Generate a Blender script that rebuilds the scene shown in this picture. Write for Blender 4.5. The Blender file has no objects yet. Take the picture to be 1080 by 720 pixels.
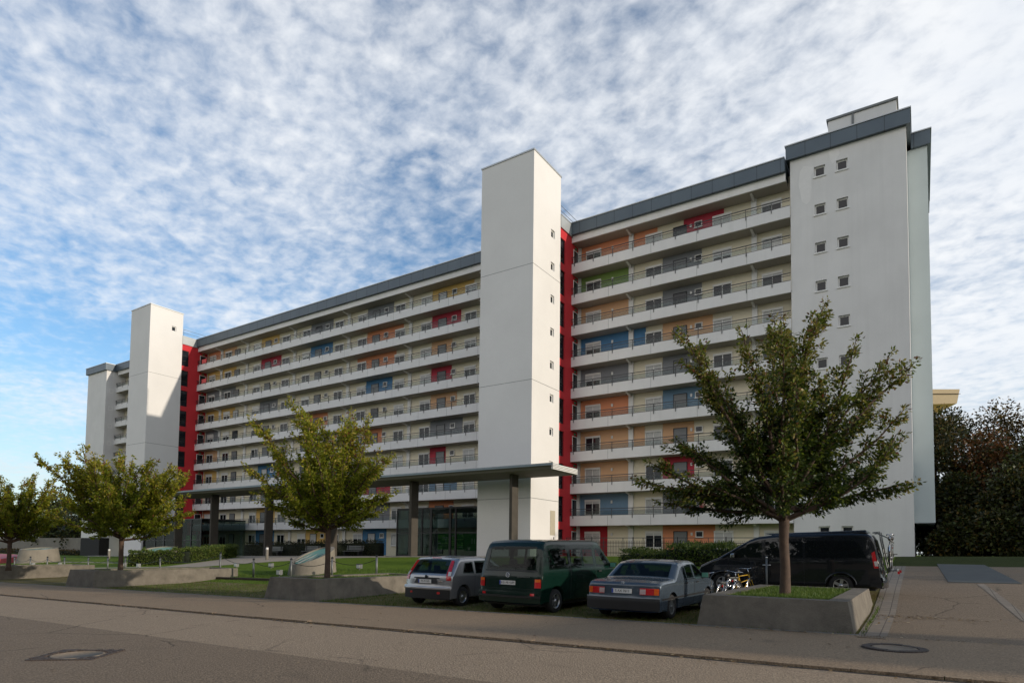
import bpy, bmesh, math, random
import numpy as np
from mathutils import Vector, Matrix, Quaternion
R = math.radians
rng = random.Random(7)
scene = bpy.context.scene
COL = scene.collection

# ------------------------------------------------------------------ ground shape
GY = [-1e5, 14.3, 19.0, 24.0, 38.0, 1e5]
GS = [0.0, 0.0, 0.08, 0.55, 1.5, 1.5]
def gz(x, y):
    return -1.5 + 0.014 * min(max(x, -130.0), 20.0) + float(np.interp(y, GY, GS))

# ------------------------------------------------------------------ materials
def new_mat(name):
    m = bpy.data.materials.new(name); m.use_nodes = True
    nt = m.node_tree; nt.nodes.clear()
    out = nt.nodes.new('ShaderNodeOutputMaterial')
    b = nt.nodes.new('ShaderNodeBsdfPrincipled')
    nt.links.new(b.outputs[0], out.inputs[0])
    return m, nt, b, out
def N(nt, t, **kw):
    n = nt.nodes.new(t)
    for k, v in kw.items(): setattr(n, k, v)
    return n
def rgba(c): return (c[0], c[1], c[2], 1.0)
def noise(nt, scale, detail=4, rough=0.55, vec=None, dist=0.0):
    n = N(nt, 'ShaderNodeTexNoise'); n.inputs['Scale'].default_value = scale
    n.inputs['Detail'].default_value = detail; n.inputs['Roughness'].default_value = rough
    n.inputs['Distortion'].default_value = dist
    if vec is not None: nt.links.new(vec, n.inputs['Vector'])
    return n
def ramp(nt, fac, stops):
    r = N(nt, 'ShaderNodeValToRGB'); e = r.color_ramp.elements
    while len(e) < len(stops): e.new(0.5)
    for i, (p, c) in enumerate(stops):
        e[i].position = p; e[i].color = rgba(c) if len(c) == 3 else c
    nt.links.new(fac, r.inputs[0]); return r
def mixc(nt, fac, a, b, blend='MIX'):
    m = N(nt, 'ShaderNodeMix', data_type='RGBA', blend_type=blend)
    for s, v in ((m.inputs[0], fac), (m.inputs[6], a), (m.inputs[7], b)):
        if isinstance(v, (int, float)): s.default_value = v
        elif isinstance(v, tuple): s.default_value = rgba(v)
        else: nt.links.new(v, s)
    return m.outputs[2]
def objvec(nt): return N(nt, 'ShaderNodeTexCoord').outputs['Object']
def worldvec(nt): return N(nt, 'ShaderNodeNewGeometry').outputs['Position']
def scl(c, k): return tuple(min(1, max(0, v * k)) for v in c)

def plain(name, col, rough=0.6, metal=0.0, var=0.18, scale=3.0, fine=60.0, bump=0.0, coat=0.0, spec=0.5, streak=False):
    """painted / mineral surface with broad tone drift and fine grain"""
    m, nt, b, out = new_mat(name)
    v = worldvec(nt)
    n1 = noise(nt, scale, 5, 0.6, v); n2 = noise(nt, fine, 2, 0.6, v)
    c = ramp(nt, n1.outputs[0], [(0.3, scl(col, 1 - var)), (0.7, scl(col, 1 + var * 0.6))]).outputs[0]
    c = mixc(nt, 0.10 + var * 0.3, c, ramp(nt, n2.outputs[0], [(0.3, scl(col, 0.55)), (0.7, scl(col, 1.3))]).outputs[0])
    if streak:
        mp = N(nt, 'ShaderNodeMapping'); mp.inputs['Scale'].default_value = (1.6, 1.6, 0.06)
        nt.links.new(v, mp.inputs[0])
        n3 = noise(nt, 1.0, 6, 0.65, mp.outputs[0])
        c = mixc(nt, ramp(nt, n3.outputs[0], [(0.5, (0, 0, 0)), (0.82, (0.42, 0.42, 0.42))]).outputs[0], c, scl(col, 0.78))
    nt.links.new(c, b.inputs['Base Color'])
    b.inputs['Roughness'].default_value = rough; b.inputs['Metallic'].default_value = metal
    b.inputs['Specular IOR Level'].default_value = spec
    if coat: b.inputs['Coat Weight'].default_value = coat; b.inputs['Coat Roughness'].default_value = 0.02
    if bump:
        bp = N(nt, 'ShaderNodeBump'); bp.inputs['Strength'].default_value = bump; bp.inputs['Distance'].default_value = 0.02
        nt.links.new(n2.outputs[0], bp.inputs['Height']); nt.links.new(bp.outputs[0], b.inputs['Normal'])
    return m

def leafmat(name, c1, c2, c3, trans=0.3):
    m, nt, b, out = new_mat(name)
    g = N(nt, 'ShaderNodeNewGeometry')
    r = ramp(nt, g.outputs['Random Per Island'], [(0.0, c1), (0.55, c2), (1.0, c3)])
    n = noise(nt, 0.9, 3, 0.6, g.outputs['Position'])
    col = mixc(nt, ramp(nt, n.outputs[0], [(0.35, (0, 0, 0)), (0.7, (0.6, 0.6, 0.6))]).outputs[0], r.outputs[0], c1)
    nt.links.new(col, b.inputs['Base Color']); b.inputs['Roughness'].default_value = 0.5
    b.inputs['Specular IOR Level'].default_value = 0.35
    t = N(nt, 'ShaderNodeBsdfTranslucent'); nt.links.new(col, t.inputs[0])
    mx = N(nt, 'ShaderNodeMixShader'); mx.inputs[0].default_value = trans
    nt.links.new(b.outputs[0], mx.inputs[1]); nt.links.new(t.outputs[0], mx.inputs[2])
    nt.links.new(mx.outputs[0], out.inputs[0])
    return m

def glass(name, col=(0.01, 0.012, 0.014), rough=0.03, clear=0.0, tint=(0.6, 0.7, 0.7), spec=0.5):
    m, nt, b, out = new_mat(name)
    b.inputs['Base Color'].default_value = rgba(col); b.inputs['Roughness'].default_value = rough
    b.inputs['Specular IOR Level'].default_value = spec
    n = noise(nt, 1.3, 2, 0.5, worldvec(nt))
    bp = N(nt, 'ShaderNodeBump'); bp.inputs['Strength'].default_value = 0.03; bp.inputs['Distance'].default_value = 0.05
    nt.links.new(n.outputs[0], bp.inputs['Height']); nt.links.new(bp.outputs[0], b.inputs['Normal'])
    if clear > 0:
        t = N(nt, 'ShaderNodeBsdfTransparent'); t.inputs[0].default_value = rgba(tint)
        mx = N(nt, 'ShaderNodeMixShader'); mx.inputs[0].default_value = clear
        nt.links.new(b.outputs[0], mx.inputs[1]); nt.links.new(t.outputs[0], mx.inputs[2])
        nt.links.new(mx.outputs[0], out.inputs[0])
    return m

M = {}
M['plaster'] = plain('white_plaster', (0.66, 0.66, 0.652), 0.9, var=0.08, scale=0.35, fine=25, bump=0.15, streak=True)
M['tower'] = plain('white_render', (0.675, 0.672, 0.66), 0.9, var=0.05, scale=0.3, fine=30, bump=0.12)
M['parapet'] = plain('parapet_concrete', (0.69, 0.69, 0.685), 0.85, var=0.07, scale=0.5, fine=30, bump=0.1, streak=True)
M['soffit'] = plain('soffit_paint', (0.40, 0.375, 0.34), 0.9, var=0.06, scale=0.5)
M['cream'] = plain('cream_paint', (0.74, 0.68, 0.53), 0.9, var=0.05, scale=0.6, fine=30)
M['pier'] = plain('white_pier_paint', (0.72, 0.72, 0.71), 0.9, var=0.04)
PAN = dict(red=(0.42, 0.035, 0.06), orange=(0.68, 0.27, 0.14), tan=(0.66, 0.40, 0.23), blue=(0.07, 0.20, 0.38), steel=(0.15, 0.25, 0.36),
           grey=(0.22, 0.23, 0.25), yellow=(0.68, 0.45, 0.15), green=(0.17, 0.27, 0.07), deepred=(0.33, 0.012, 0.02))
for k, c in PAN.items(): M['pan_' + k] = plain('panel_' + k, c, 0.85, var=0.06, scale=0.7, fine=30)
M['redwall'] = plain('red_stair_paint', (0.50, 0.022, 0.03), 0.85, var=0.07, scale=0.5, fine=25)
def fascia_mat():
    m, nt, b, out = new_mat('slate_metal_cladding')
    v = worldvec(nt); n = noise(nt, 0.4, 4, 0.6, v)
    sp = N(nt, 'ShaderNodeSeparateXYZ'); nt.links.new(v, sp.inputs[0])
    def seam(o):
        a = N(nt, 'ShaderNodeMath', operation='MULTIPLY'); a.inputs[1].default_value = 1 / 1.62; nt.links.new(o, a.inputs[0])
        f = N(nt, 'ShaderNodeMath', operation='FRACT'); nt.links.new(a.outputs[0], f.inputs[0])
        l = N(nt, 'ShaderNodeMath', operation='LESS_THAN'); l.inputs[1].default_value = 0.022; nt.links.new(f.outputs[0], l.inputs[0]); return l.outputs[0]
    c = ramp(nt, n.outputs[0], [(0.3, (0.075, 0.10, 0.125)), (0.7, (0.095, 0.125, 0.15))]).outputs[0]
    c = mixc(nt, seam(sp.outputs[0]), c, (0.025, 0.03, 0.035))
    nt.links.new(c, b.inputs['Base Color']); b.inputs['Roughness'].default_value = 0.45; b.inputs['Metallic'].default_value = 0.3
    return m
M['fascia'] = fascia_mat()
M['zinc'] = plain('zinc_edge', (0.42, 0.44, 0.45), 0.4, 0.7, var=0.08)
M['frame_white'] = plain('white_window_frame', (0.72, 0.72, 0.70), 0.5, var=0.04)
M['shutter'] = plain('roller_shutter', (0.50, 0.51, 0.52), 0.55, var=0.06)
M['door'] = plain('flat_door_grey', (0.16, 0.17, 0.18), 0.5, var=0.05)
M['darkframe'] = plain('dark_steel', (0.018, 0.019, 0.021), 0.45, 0.3, var=0.1)
M['rail'] = plain('railing_steel', (0.05, 0.053, 0.056), 0.5, 0.3, var=0.1)
M['pane'] = glass('window_glass', (0.010, 0.013, 0.018), 0.04, spec=0.4)
M['pane_curtain'] = plain('net_curtain', (0.42, 0.43, 0.42), 0.4, var=0.3, scale=9, coat=0.5)
M['railglass'] = glass('railing_glass', (0.10, 0.11, 0.11), 0.08, clear=0.82, tint=(0.90, 0.94, 0.94))
M['lobbyglass'] = glass('lobby_glass', (0.012, 0.016, 0.016), 0.02, clear=0.74, tint=(0.66, 0.76, 0.72))
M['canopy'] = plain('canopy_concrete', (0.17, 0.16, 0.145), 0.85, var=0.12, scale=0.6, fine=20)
M['canopy_edge'] = plain('canopy_edge_metal', (0.15, 0.19, 0.21), 0.4, 0.5, var=0.08)
M['louvre'] = plain('white_louvre', (0.72, 0.72, 0.70), 0.6, var=0.05)
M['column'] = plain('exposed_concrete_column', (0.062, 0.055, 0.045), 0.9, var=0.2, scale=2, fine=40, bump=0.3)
M['concrete'] = plain('planter_concrete', (0.160, 0.142, 0.114), 0.92, var=0.42, scale=2.4, fine=38, bump=0.5, streak=True)
M['cone'] = plain('cone_concrete', (0.22, 0.197, 0.16), 0.9, var=0.22, scale=1.2, fine=30, bump=0.3, streak=True)
M['retwall'] = plain('retaining_concrete', (0.20, 0.185, 0.155), 0.92, var=0.2, scale=0.8, fine=20, bump=0.3, streak=True)
M['lidglass'] = glass('skylight_glass', (0.16, 0.42, 0.33), 0.12)
M['timber'] = plain('old_timber', (0.06, 0.042, 0.032), 0.9, var=0.3, scale=8)
M['black'] = plain('black_plastic', (0.012, 0.012, 0.013), 0.5, var=0.1)
M['rubber'] = plain('tyre_rubber', (0.013, 0.013, 0.013), 0.85, var=0.2)
M['alloy'] = plain('alloy_metal', (0.55, 0.55, 0.56), 0.3, 0.9, var=0.1)
M['chrome'] = plain('bright_metal', (0.75, 0.75, 0.76), 0.15, 1.0, var=0.05)
M['greysteel'] = plain('grey_steel', (0.16, 0.17, 0.17), 0.5, 0.5, var=0.15)
M['grating'] = None
M['stone'] = plain('pale_boulder', (0.42, 0.36, 0.28), 0.9, var=0.25, scale=4, bump=0.5)
M['redslab'] = plain('red_bench_paint', (0.42, 0.07, 0.08), 0.6, var=0.1)
M['bark'] = plain('cherry_bark', (0.075, 0.046, 0.031), 0.8, var=0.45, scale=7, fine=50, bump=0.6)
M['darkbark'] = plain('dark_bark', (0.045, 0.035, 0.028), 0.9, var=0.4, scale=5)
M['soil'] = plain('soil', (0.05, 0.038, 0.026), 0.95, var=0.4, scale=6)
M['skin'] = plain('skin', (0.48, 0.28, 0.20), 0.6, var=0.05)
M['hair'] = plain('dark_hair', (0.03, 0.02, 0.015), 0.6, var=0.2)
M['coral'] = plain('coral_cloth', (0.62, 0.10, 0.10), 0.85, var=0.08)
M['greycloth'] = plain('grey_cloth', (0.20, 0.22, 0.24), 0.85, var=0.08)
M['bluecloth'] = plain('blue_cloth', (0.05, 0.15, 0.30), 0.85, var=0.08)
M['darkcloth'] = plain('dark_cloth', (0.03, 0.03, 0.035), 0.85, var=0.08)
M['yellowwall'] = plain('pale_yellow_render', (0.66, 0.52, 0.33), 0.9, var=0.06)
M['redlamp'] = plain('red_lamp_glass', (0.55, 0.015, 0.02), 0.15, var=0.1, coat=0.8)
M['orangelamp'] = plain('orange_lamp_glass', (0.75, 0.16, 0.02), 0.15, var=0.1, coat=0.8)
M['clearlamp'] = plain('clear_lamp_glass', (0.6, 0.6, 0.58), 0.12, var=0.1, coat=0.8)
M['platewhite'] = plain('plate_white', (0.72, 0.72, 0.70), 0.4, var=0.03)
M['plateblue'] = plain('plate_blue', (0.02, 0.06, 0.35), 0.4, var=0.03)
M['ink'] = plain('black_ink', (0.01, 0.01, 0.01), 0.5, var=0.0)
M['carglass'] = glass('tinted_car_glass', (0.008, 0.010, 0.011), 0.02)
M['seegreen'] = glass('green_car_glass', (0.01, 0.014, 0.013), 0.02, clear=0.35, tint=(0.6, 0.72, 0.66))
M['seethru'] = glass('clear_car_glass', (0.004, 0.006, 0.006), 0.015, clear=0.62, tint=(0.52, 0.62, 0.58))
def carpaint(name, col, metal=0.5, rough=0.26, coat=0.75):
    return plain(name, col, rough, metal, var=0.04, scale=1.0, fine=300, coat=coat, spec=0.25)
M['p_silver'] = carpaint('silver_paint', (0.34, 0.34, 0.345), 0.6)
M['p_green'] = carpaint('dark_green_paint', (0.0025, 0.016, 0.011), 0.0, coat=0.35)
M['p_blue'] = carpaint('grey_blue_paint', (0.065, 0.088, 0.115), 0.3)
M['p_black'] = carpaint('black_van_paint', (0.010, 0.012, 0.015), 0.0)
M['muralgreen'] = plain('mural_green', (0.03, 0.30, 0.03), 0.6, var=0.15)
M['murallight'] = plain('mural_light_green', (0.35, 0.75, 0.15), 0.6, var=0.15)
M['muralwhite'] = plain('mural_white', (0.62, 0.66, 0.58), 0.6, var=0.1)
M['exitgreen'] = plain('exit_sign_green', (0.01, 0.22, 0.10), 0.5, var=0.05)
M['whitebox'] = plain('white_fitting', (0.68, 0.68, 0.66), 0.5, var=0.04)
M['beigegrille'] = plain('beige_grille', (0.42, 0.39, 0.30), 0.7, var=0.1)
M['yellowpaint'] = plain('yellow_frame_paint', (0.50, 0.30, 0.02), 0.4, var=0.05)
M['redpaint'] = plain('red_frame_paint', (0.50, 0.02, 0.02), 0.35, var=0.05)
M['pave'] = None

def asphalt(name, base, patch, speck=0.5, sc=1.0):
    m, nt, b, out = new_mat(name); v = worldvec(nt)
    big = noise(nt, 0.22 * sc, 6, 0.62, v); mp = N(nt, 'ShaderNodeMapping'); mp.inputs['Scale'].default_value = (0.12, 1.3, 1)
    nt.links.new(v, mp.inputs[0]); trk = noise(nt, 1.0, 4, 0.6, mp.outputs[0])
    f1 = noise(nt, 34, 2, 0.7, v); f2 = noise(nt, 110, 2, 0.7, v)
    c = ramp(nt, big.outputs[0], [(0.32, patch), (0.62, base)]).outputs[0]
    c = mixc(nt, ramp(nt, trk.outputs[0], [(0.4, (0, 0, 0)), (0.75, (0.55, 0.55, 0.55))]).outputs[0], c, scl(patch, 0.85))
    c = mixc(nt, speck, c, ramp(nt, f1.outputs[0], [(0.34, scl(base, 0.30)), (0.5, base), (0.66, scl(base, 1.9))]).outputs[0])
    c = mixc(nt, speck * 0.6, c, ramp(nt, f2.outputs[0], [(0.35, scl(base, 0.5)), (0.65, scl(base, 1.5))]).outputs[0])
    wv = noise(nt, 1.1, 4, 0.6, v); wp = N(nt, 'ShaderNodeMix', data_type='VECTOR'); wp.inputs[0].default_value = 0.28; nt.links.new(v, wp.inputs[4]); nt.links.new(wv.outputs[1], wp.inputs[5])
    cr = N(nt, 'ShaderNodeTexVoronoi', feature='DISTANCE_TO_EDGE'); cr.inputs['Scale'].default_value = 0.42; nt.links.new(wp.outputs[1], cr.inputs['Vector'])
    cm = N(nt, 'ShaderNodeMath', operation='MULTIPLY'); nt.links.new(ramp(nt, cr.outputs[0], [(0.0, (1, 1, 1)), (0.010, (0, 0, 0))]).outputs[0], cm.inputs[0]); nt.links.new(ramp(nt, noise(nt, 0.35, 3, 0.6, v).outputs[0], [(0.50, (0, 0, 0)), (0.56, (0.75, 0.75, 0.75))]).outputs[0], cm.inputs[1])
    c = mixc(nt, cm.outputs[0], c, scl(patch, 0.35))
    st = noise(nt, 0.55, 5, 0.7, v, 0.6); c = mixc(nt, ramp(nt, st.outputs[0], [(0.60, (0, 0, 0)), (0.72, (0.5, 0.5, 0.5))]).outputs[0], c, scl(patch, 0.7))
    nt.links.new(c, b.inputs['Base Color']); b.inputs['Roughness'].default_value = 0.88
    b.inputs['Specular IOR Level'].default_value = 0.25
    bp = N(nt, 'ShaderNodeBump'); bp.inputs['Strength'].default_value = 0.8; bp.inputs['Distance'].default_value = 0.018
    nt.links.new(f1.outputs[0], bp.inputs['Height']); nt.links.new(bp.outputs[0], b.inputs['Normal'])
    return m
M['road'] = asphalt('worn_road_asphalt', (0.245, 0.180, 0.118), (0.130, 0.098, 0.070), 0.85)
M['road_strip'] = asphalt('pale_road_edge_asphalt', (0.36, 0.268, 0.178), (0.27, 0.20, 0.135), 0.7)
M['walk'] = asphalt('pavement_asphalt', (0.32, 0.23, 0.146), (0.215, 0.157, 0.104), 0.65)
M['drive'] = asphalt('drive_asphalt', (0.225, 0.170, 0.116), (0.155, 0.120, 0.086), 0.65)
def grassmat(name, cols, scale=0.7, stripe=None):
    m, nt, b, out = new_mat(name); v = worldvec(nt)
    n1 = noise(nt, scale, 6, 0.65, v); n2 = noise(nt, 22, 3, 0.7, v); n3 = noise(nt, 70, 2, 0.7, v)
    c = ramp(nt, n1.outputs[0], [(0.3, cols[0]), (0.5, cols[1]), (0.72, cols[2])]).outputs[0]
    c = mixc(nt, 0.55, c, ramp(nt, n2.outputs[0], [(0.35, scl(cols[0], 0.55)), (0.65, scl(cols[2], 1.35))]).outputs[0])
    c = mixc(nt, 0.35, c, ramp(nt, n3.outputs[0], [(0.35, scl(cols[0], 0.4)), (0.65, scl(cols[2], 1.6))]).outputs[0])
    if stripe:
        w = N(nt, 'ShaderNodeTexVoronoi', feature='DISTANCE_TO_EDGE'); w.inputs['Scale'].default_value = 5.5; nt.links.new(v, w.inputs['Vector'])
        n4 = noise(nt, 0.5, 4, 0.6, v)
        mask = N(nt, 'ShaderNodeMath', operation='MULTIPLY')
        nt.links.new(ramp(nt, w.outputs[0], [(0.03, (1, 1, 1)), (0.10, (0, 0, 0))]).outputs[0], mask.inputs[0])
        nt.links.new(ramp(nt, n4.outputs[0], [(0.47, (0, 0, 0)), (0.6, (0.9, 0.9, 0.9))]).outputs[0], mask.inputs[1])
        c = mixc(nt, mask.outputs[0], c, stripe)
    nt.links.new(c, b.inputs['Base Color']); b.inputs['Roughness'].default_value = 0.9; b.inputs['Specular IOR Level'].default_value = 0.1
    bp = N(nt, 'ShaderNodeBump'); bp.inputs['Strength'].default_value = 1.0; bp.inputs['Distance'].default_value = 0.06
    nt.links.new(n2.outputs[0], bp.inputs['Height']); nt.links.new(bp.outputs[0], b.inputs['Normal'])
    return m
M['shade_verge'] = grassmat('shade_toned_verge_grass', ((0.020, 0.032, 0.008), (0.034, 0.050, 0.010), (0.055, 0.070, 0.018)))  # grass colour darkened to stand in for shade on the verge
M['lawn'] = grassmat('lawn_grass', ((0.056, 0.105, 0.010), (0.090, 0.158, 0.013), (0.140, 0.205, 0.022)))
M['bay'] = grassmat('grass_paver_bay', ((0.070, 0.075, 0.018), (0.125, 0.115, 0.030), (0.19, 0.155, 0.060)), 0.5, stripe=(0.26, 0.215, 0.16))
M['blade'] = leafmat('grass_blades', (0.055, 0.11, 0.014), (0.09, 0.15, 0.018), (0.15, 0.19, 0.035), 0.35)
def brickmat(name, c1, c2, mortar, bw, bh, ms=0.012):
    m, nt, b, out = new_mat(name); v = worldvec(nt)
    t = N(nt, 'ShaderNodeTexBrick'); t.offset = 0.5 if bw > .3 else 0.0
    t.inputs['Color1'].default_value = rgba(c1); t.inputs['Color2'].default_value = rgba(c2); t.inputs['Mortar'].default_value = rgba(mortar)
    t.inputs['Scale'].default_value = 1.0; t.inputs['Mortar Size'].default_value = ms; t.inputs['Brick Width'].default_value = bw; t.inputs['Row Height'].default_value = bh
    nt.links.new(v, t.inputs['Vector'])
    n = noise(nt, 3, 5, 0.6, v)
    c = mixc(nt, ramp(nt, n.outputs[0], [(0.4, (0, 0, 0)), (0.75, (0.6, 0.6, 0.6))]).outputs[0], t.outputs[0], scl(c1, 0.6))
    nt.links.new(c, b.inputs['Base Color']); b.inputs['Roughness'].default_value = 0.9
    return m
M['pave'] = brickmat('paving_slabs', (0.27, 0.225, 0.175), (0.22, 0.185, 0.145), (0.07, 0.06, 0.045), 0.245, 0.36, 0.010)
M['path'] = brickmat('path_paving', (0.42, 0.36, 0.28), (0.37, 0.315, 0.245), (0.22, 0.19, 0.145), 0.6, 0.4)
M['cobble'] = plain('granite_cobble', (0.075, 0.058, 0.05), 0.8, var=0.45, scale=14, fine=80, bump=0.4)
M['iron'] = plain('cast_iron', (0.24, 0.19, 0.135), 0.9, 0.0, var=0.3, scale=20)
def gratemat():
    m, nt, b, out = new_mat('steel_grating'); v = worldvec(nt)
    sp = N(nt, 'ShaderNodeSeparateXYZ'); nt.links.new(v, sp.inputs[0])
    w = N(nt, 'ShaderNodeMath', operation='MULTIPLY'); w.inputs[1].default_value = 3.2; nt.links.new(sp.outputs[1], w.inputs[0])
    f = N(nt, 'ShaderNodeMath', operation='FRACT'); nt.links.new(w.outputs[0], f.inputs[0])
    n = noise(nt, 1.5, 4, 0.6, v)
    c = ramp(nt, f.outputs[0], [(0.0, (0.092, 0.102, 0.100)), (0.8, (0.118, 0.128, 0.124)), (0.9, (0.035, 0.04, 0.04))]).outputs[0]
    c = mixc(nt, ramp(nt, n.outputs[0], [(0.4, (0, 0, 0)), (0.7, (0.5, 0.5, 0.5))]).outputs[0], c, (0.07, 0.075, 0.075))
    nt.links.new(c, b.inputs['Base Color']); b.inputs['Roughness'].default_value = 0.75; b.inputs['Specular IOR Level'].default_value = 0.2
    return m
M['grating'] = gratemat()
# foliage
M['lf_dark'] = leafmat('cherry_leaf_dark', (0.016, 0.036, 0.006), (0.040, 0.070, 0.010), (0.080, 0.105, 0.020))
M['lf_mid'] = leafmat('cherry_leaf_green', (0.11, 0.155, 0.010), (0.23, 0.265, 0.018), (0.36, 0.345, 0.034), 0.55)
M['lf_tip'] = leafmat('cherry_leaf_yellowing', (0.30, 0.29, 0.025), (0.46, 0.41, 0.05), (0.50, 0.36, 0.08), 0.55)
M['lf_dmid'] = leafmat('cherry_leaf_deep_green', (0.050, 0.080, 0.009), (0.110, 0.150, 0.013), (0.20, 0.22, 0.030), 0.42)
M['lf_dtip'] = leafmat('cherry_leaf_pale_tip', (0.12, 0.13, 0.02), (0.26, 0.24, 0.05), (0.34, 0.24, 0.08), 0.4)
M['lf_red'] = leafmat('cherry_leaf_reddish', (0.09, 0.045, 0.018), (0.16, 0.075, 0.028), (0.20, 0.055, 0.03))
M['hedge'] = leafmat('hedge_leaf', (0.035, 0.070, 0.010), (0.10, 0.15, 0.022), (0.24, 0.26, 0.07), 0.3)
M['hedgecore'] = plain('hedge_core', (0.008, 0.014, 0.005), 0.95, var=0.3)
M['wd_dark'] = leafmat('wood_leaf_dark', (0.014, 0.020, 0.006), (0.034, 0.040, 0.010), (0.065, 0.060, 0.016), 0.2)
M['wd_green'] = leafmat('wood_leaf_green', (0.032, 0.048, 0.009), (0.075, 0.095, 0.018), (0.12, 0.125, 0.03), 0.2)
M['wd_brown'] = leafmat('wood_leaf_brown', (0.060, 0.042, 0.010), (0.13, 0.085, 0.018), (0.20, 0.135, 0.03), 0.2)
M['wd_red'] = leafmat('wood_leaf_red', (0.07, 0.030, 0.008), (0.15, 0.052, 0.014), (0.19, 0.09, 0.02), 0.2)

# ------------------------------------------------------------------ mesh builder
class MB:
    def __init__(s): s.v = []; s.f = []; s.mi = []; s.sm = []
    def add(s, vs, fs, mi=0, sm=False):
        o = len(s.v); s.v += [tuple(map(float, q)) for q in vs]
        for f in fs: s.f.append([i + o for i in f]); s.mi.append(mi); s.sm.append(sm)
        return s
    def box(s, x0, x1, y0, y1, z0, z1, mi=0):
        return s.hexa([(x0, y0, z0), (x1, y0, z0), (x1, y1, z0), (x0, y1, z0), (x0, y0, z1), (x1, y0, z1), (x1, y1, z1), (x0, y1, z1)], mi)
    def hexa(s, p, mi=0):
        return s.add(p, [(3, 2, 1, 0), (4, 5, 6, 7), (0, 1, 5, 4), (1, 2, 6, 5), (2, 3, 7, 6), (3, 0, 4, 7)], mi)
    def obox(s, c, ax, ay, az, hx, hy, hz, mi=0):
        c = Vector(c); ax = Vector(ax).normalized() * hx; ay = Vector(ay).normalized() * hy; az = Vector(az).normalized() * hz
        return s.hexa([c - ax - ay - az, c + ax - ay - az, c + ax + ay - az, c - ax + ay - az, c - ax - ay + az, c + ax - ay + az, c + ax + ay + az, c - ax + ay + az], mi)
    def quad(s, a, b, c, d, mi=0): return s.add([a, b, c, d], [(0, 1, 2, 3)], mi)
    def tube(s, pts, rad, n=8, mi=0, cap=True, sm=True):
        pts = [Vector(p) for p in pts]
        if not hasattr(rad, '__len__'): rad = [rad] * len(pts)
        vs = []; fs = []; up = None
        for i, p in enumerate(pts):
            t = (pts[min(i + 1, len(pts) - 1)] - pts[max(i - 1, 0)])
            t = t.normalized() if t.length > 1e-9 else Vector((0, 0, 1))
            if up is None: up = t.orthogonal().normalized()
            up = (up - t * up.dot(t)); up = up.normalized() if up.length > 1e-6 else t.orthogonal().normalized()
            bi = t.cross(up)
            for k in range(n):
                a = 2 * math.pi * k / n; vs.append(p + (up * math.cos(a) + bi * math.sin(a)) * rad[i])
        for i in range(len(pts) - 1):
            for k in range(n): fs.append((i * n + k, i * n + (k + 1) % n, (i + 1) * n + (k + 1) % n, (i + 1) * n + k))
        s.add(vs, fs, mi, sm)
        if cap:
            o = len(s.v) - len(vs)
            s.f.append([o + k for k in range(n)][::-1]); s.mi.append(mi); s.sm.append(False)
            s.f.append([o + (len(pts) - 1) * n + k for k in range(n)]); s.mi.append(mi); s.sm.append(False)
        return s
    def lathe(s, prof, n=20, origin=(0, 0, 0), axis=(0, 0, 1), mi=0, sm=True, close=True):
        o = Vector(origin); a = Vector(axis).normalized(); u = a.orthogonal().normalized(); w = a.cross(u); vs = []; fs = []
        for (r, h) in prof:
            for k in range(n):
                t = 2 * math.pi * k / n; vs.append(o + a * h + (u * math.cos(t) + w * math.sin(t)) * r)
        m = len(prof)
        for i in range(m - 1):
            for k in range(n): fs.append((i * n + k, i * n + (k + 1) % n, (i + 1) * n + (k + 1) % n, (i + 1) * n + k))
        s.add(vs, fs, mi, sm)
        if close:
            o0 = len(s.v) - len(vs)
            s.f.append([o0 + k for k in range(n)][::-1]); s.mi.append(mi); s.sm.append(False)
            s.f.append([o0 + (m - 1) * n + k for k in range(n)]); s.mi.append(mi); s.sm.append(False)
        return s
    def mesh(s, name, mats, origin=(0, 0, 0)):
        me = bpy.data.meshes.new(name); ox, oy, oz = origin
        me.from_pydata([(a - ox, b - oy, c - oz) for a, b, c in s.v], [], s.f)
        if not isinstance(mats, (list, tuple)): mats = [mats]
        for m in mats: me.materials.append(M[m] if isinstance(m, str) else m)
        me.polygons.foreach_set('material_index', s.mi); me.polygons.foreach_set('use_smooth', s.sm); me.update()
        return me
    def build(s, name, mats, parent=None, origin=None, recalc=True, bevel=0):
        if origin is None: origin = parent['_o'] if (parent is not None and '_o' in parent) else (0, 0, 0)
        me = s.mesh(name, mats, origin)
        if recalc:
            bm = bmesh.new(); bm.from_mesh(me); bmesh.ops.recalc_face_normals(bm, faces=bm.faces); bm.to_mesh(me); bm.free()
        o = bpy.data.objects.new(name, me); COL.objects.link(o)
        if parent is not None:
            o.parent = parent
            if '_o' in parent: o['_o'] = parent['_o']
        if bevel:
            md = o.modifiers.new('bevel', 'BEVEL'); md.width = bevel; md.segments = 2; md.limit_method = 'ANGLE'
        return o
def tag(o, label, cat, group=None, kind=None):
    o['label'] = label; o['category'] = cat
    if group: o['group'] = group
    if kind: o['kind'] = kind
    return o
def empty(name, loc, label, cat, group=None, rz=0.0, world=True):
    o = bpy.data.objects.new(name, None); COL.objects.link(o); o.location = loc; o.rotation_euler = (0, 0, rz); o.empty_display_size = 0.3
    if world: o['_o'] = tuple(loc)          # parts are written in world coordinates
    return tag(o, label, cat, group)
def structure(o): o['kind'] = 'structure'; return o
def copy_tree(o, parent=None):
    c = o.copy(); COL.objects.link(c)
    if parent is not None: c.parent = parent
    for ch in list(o.children): copy_tree(ch, c)
    return c
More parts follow.
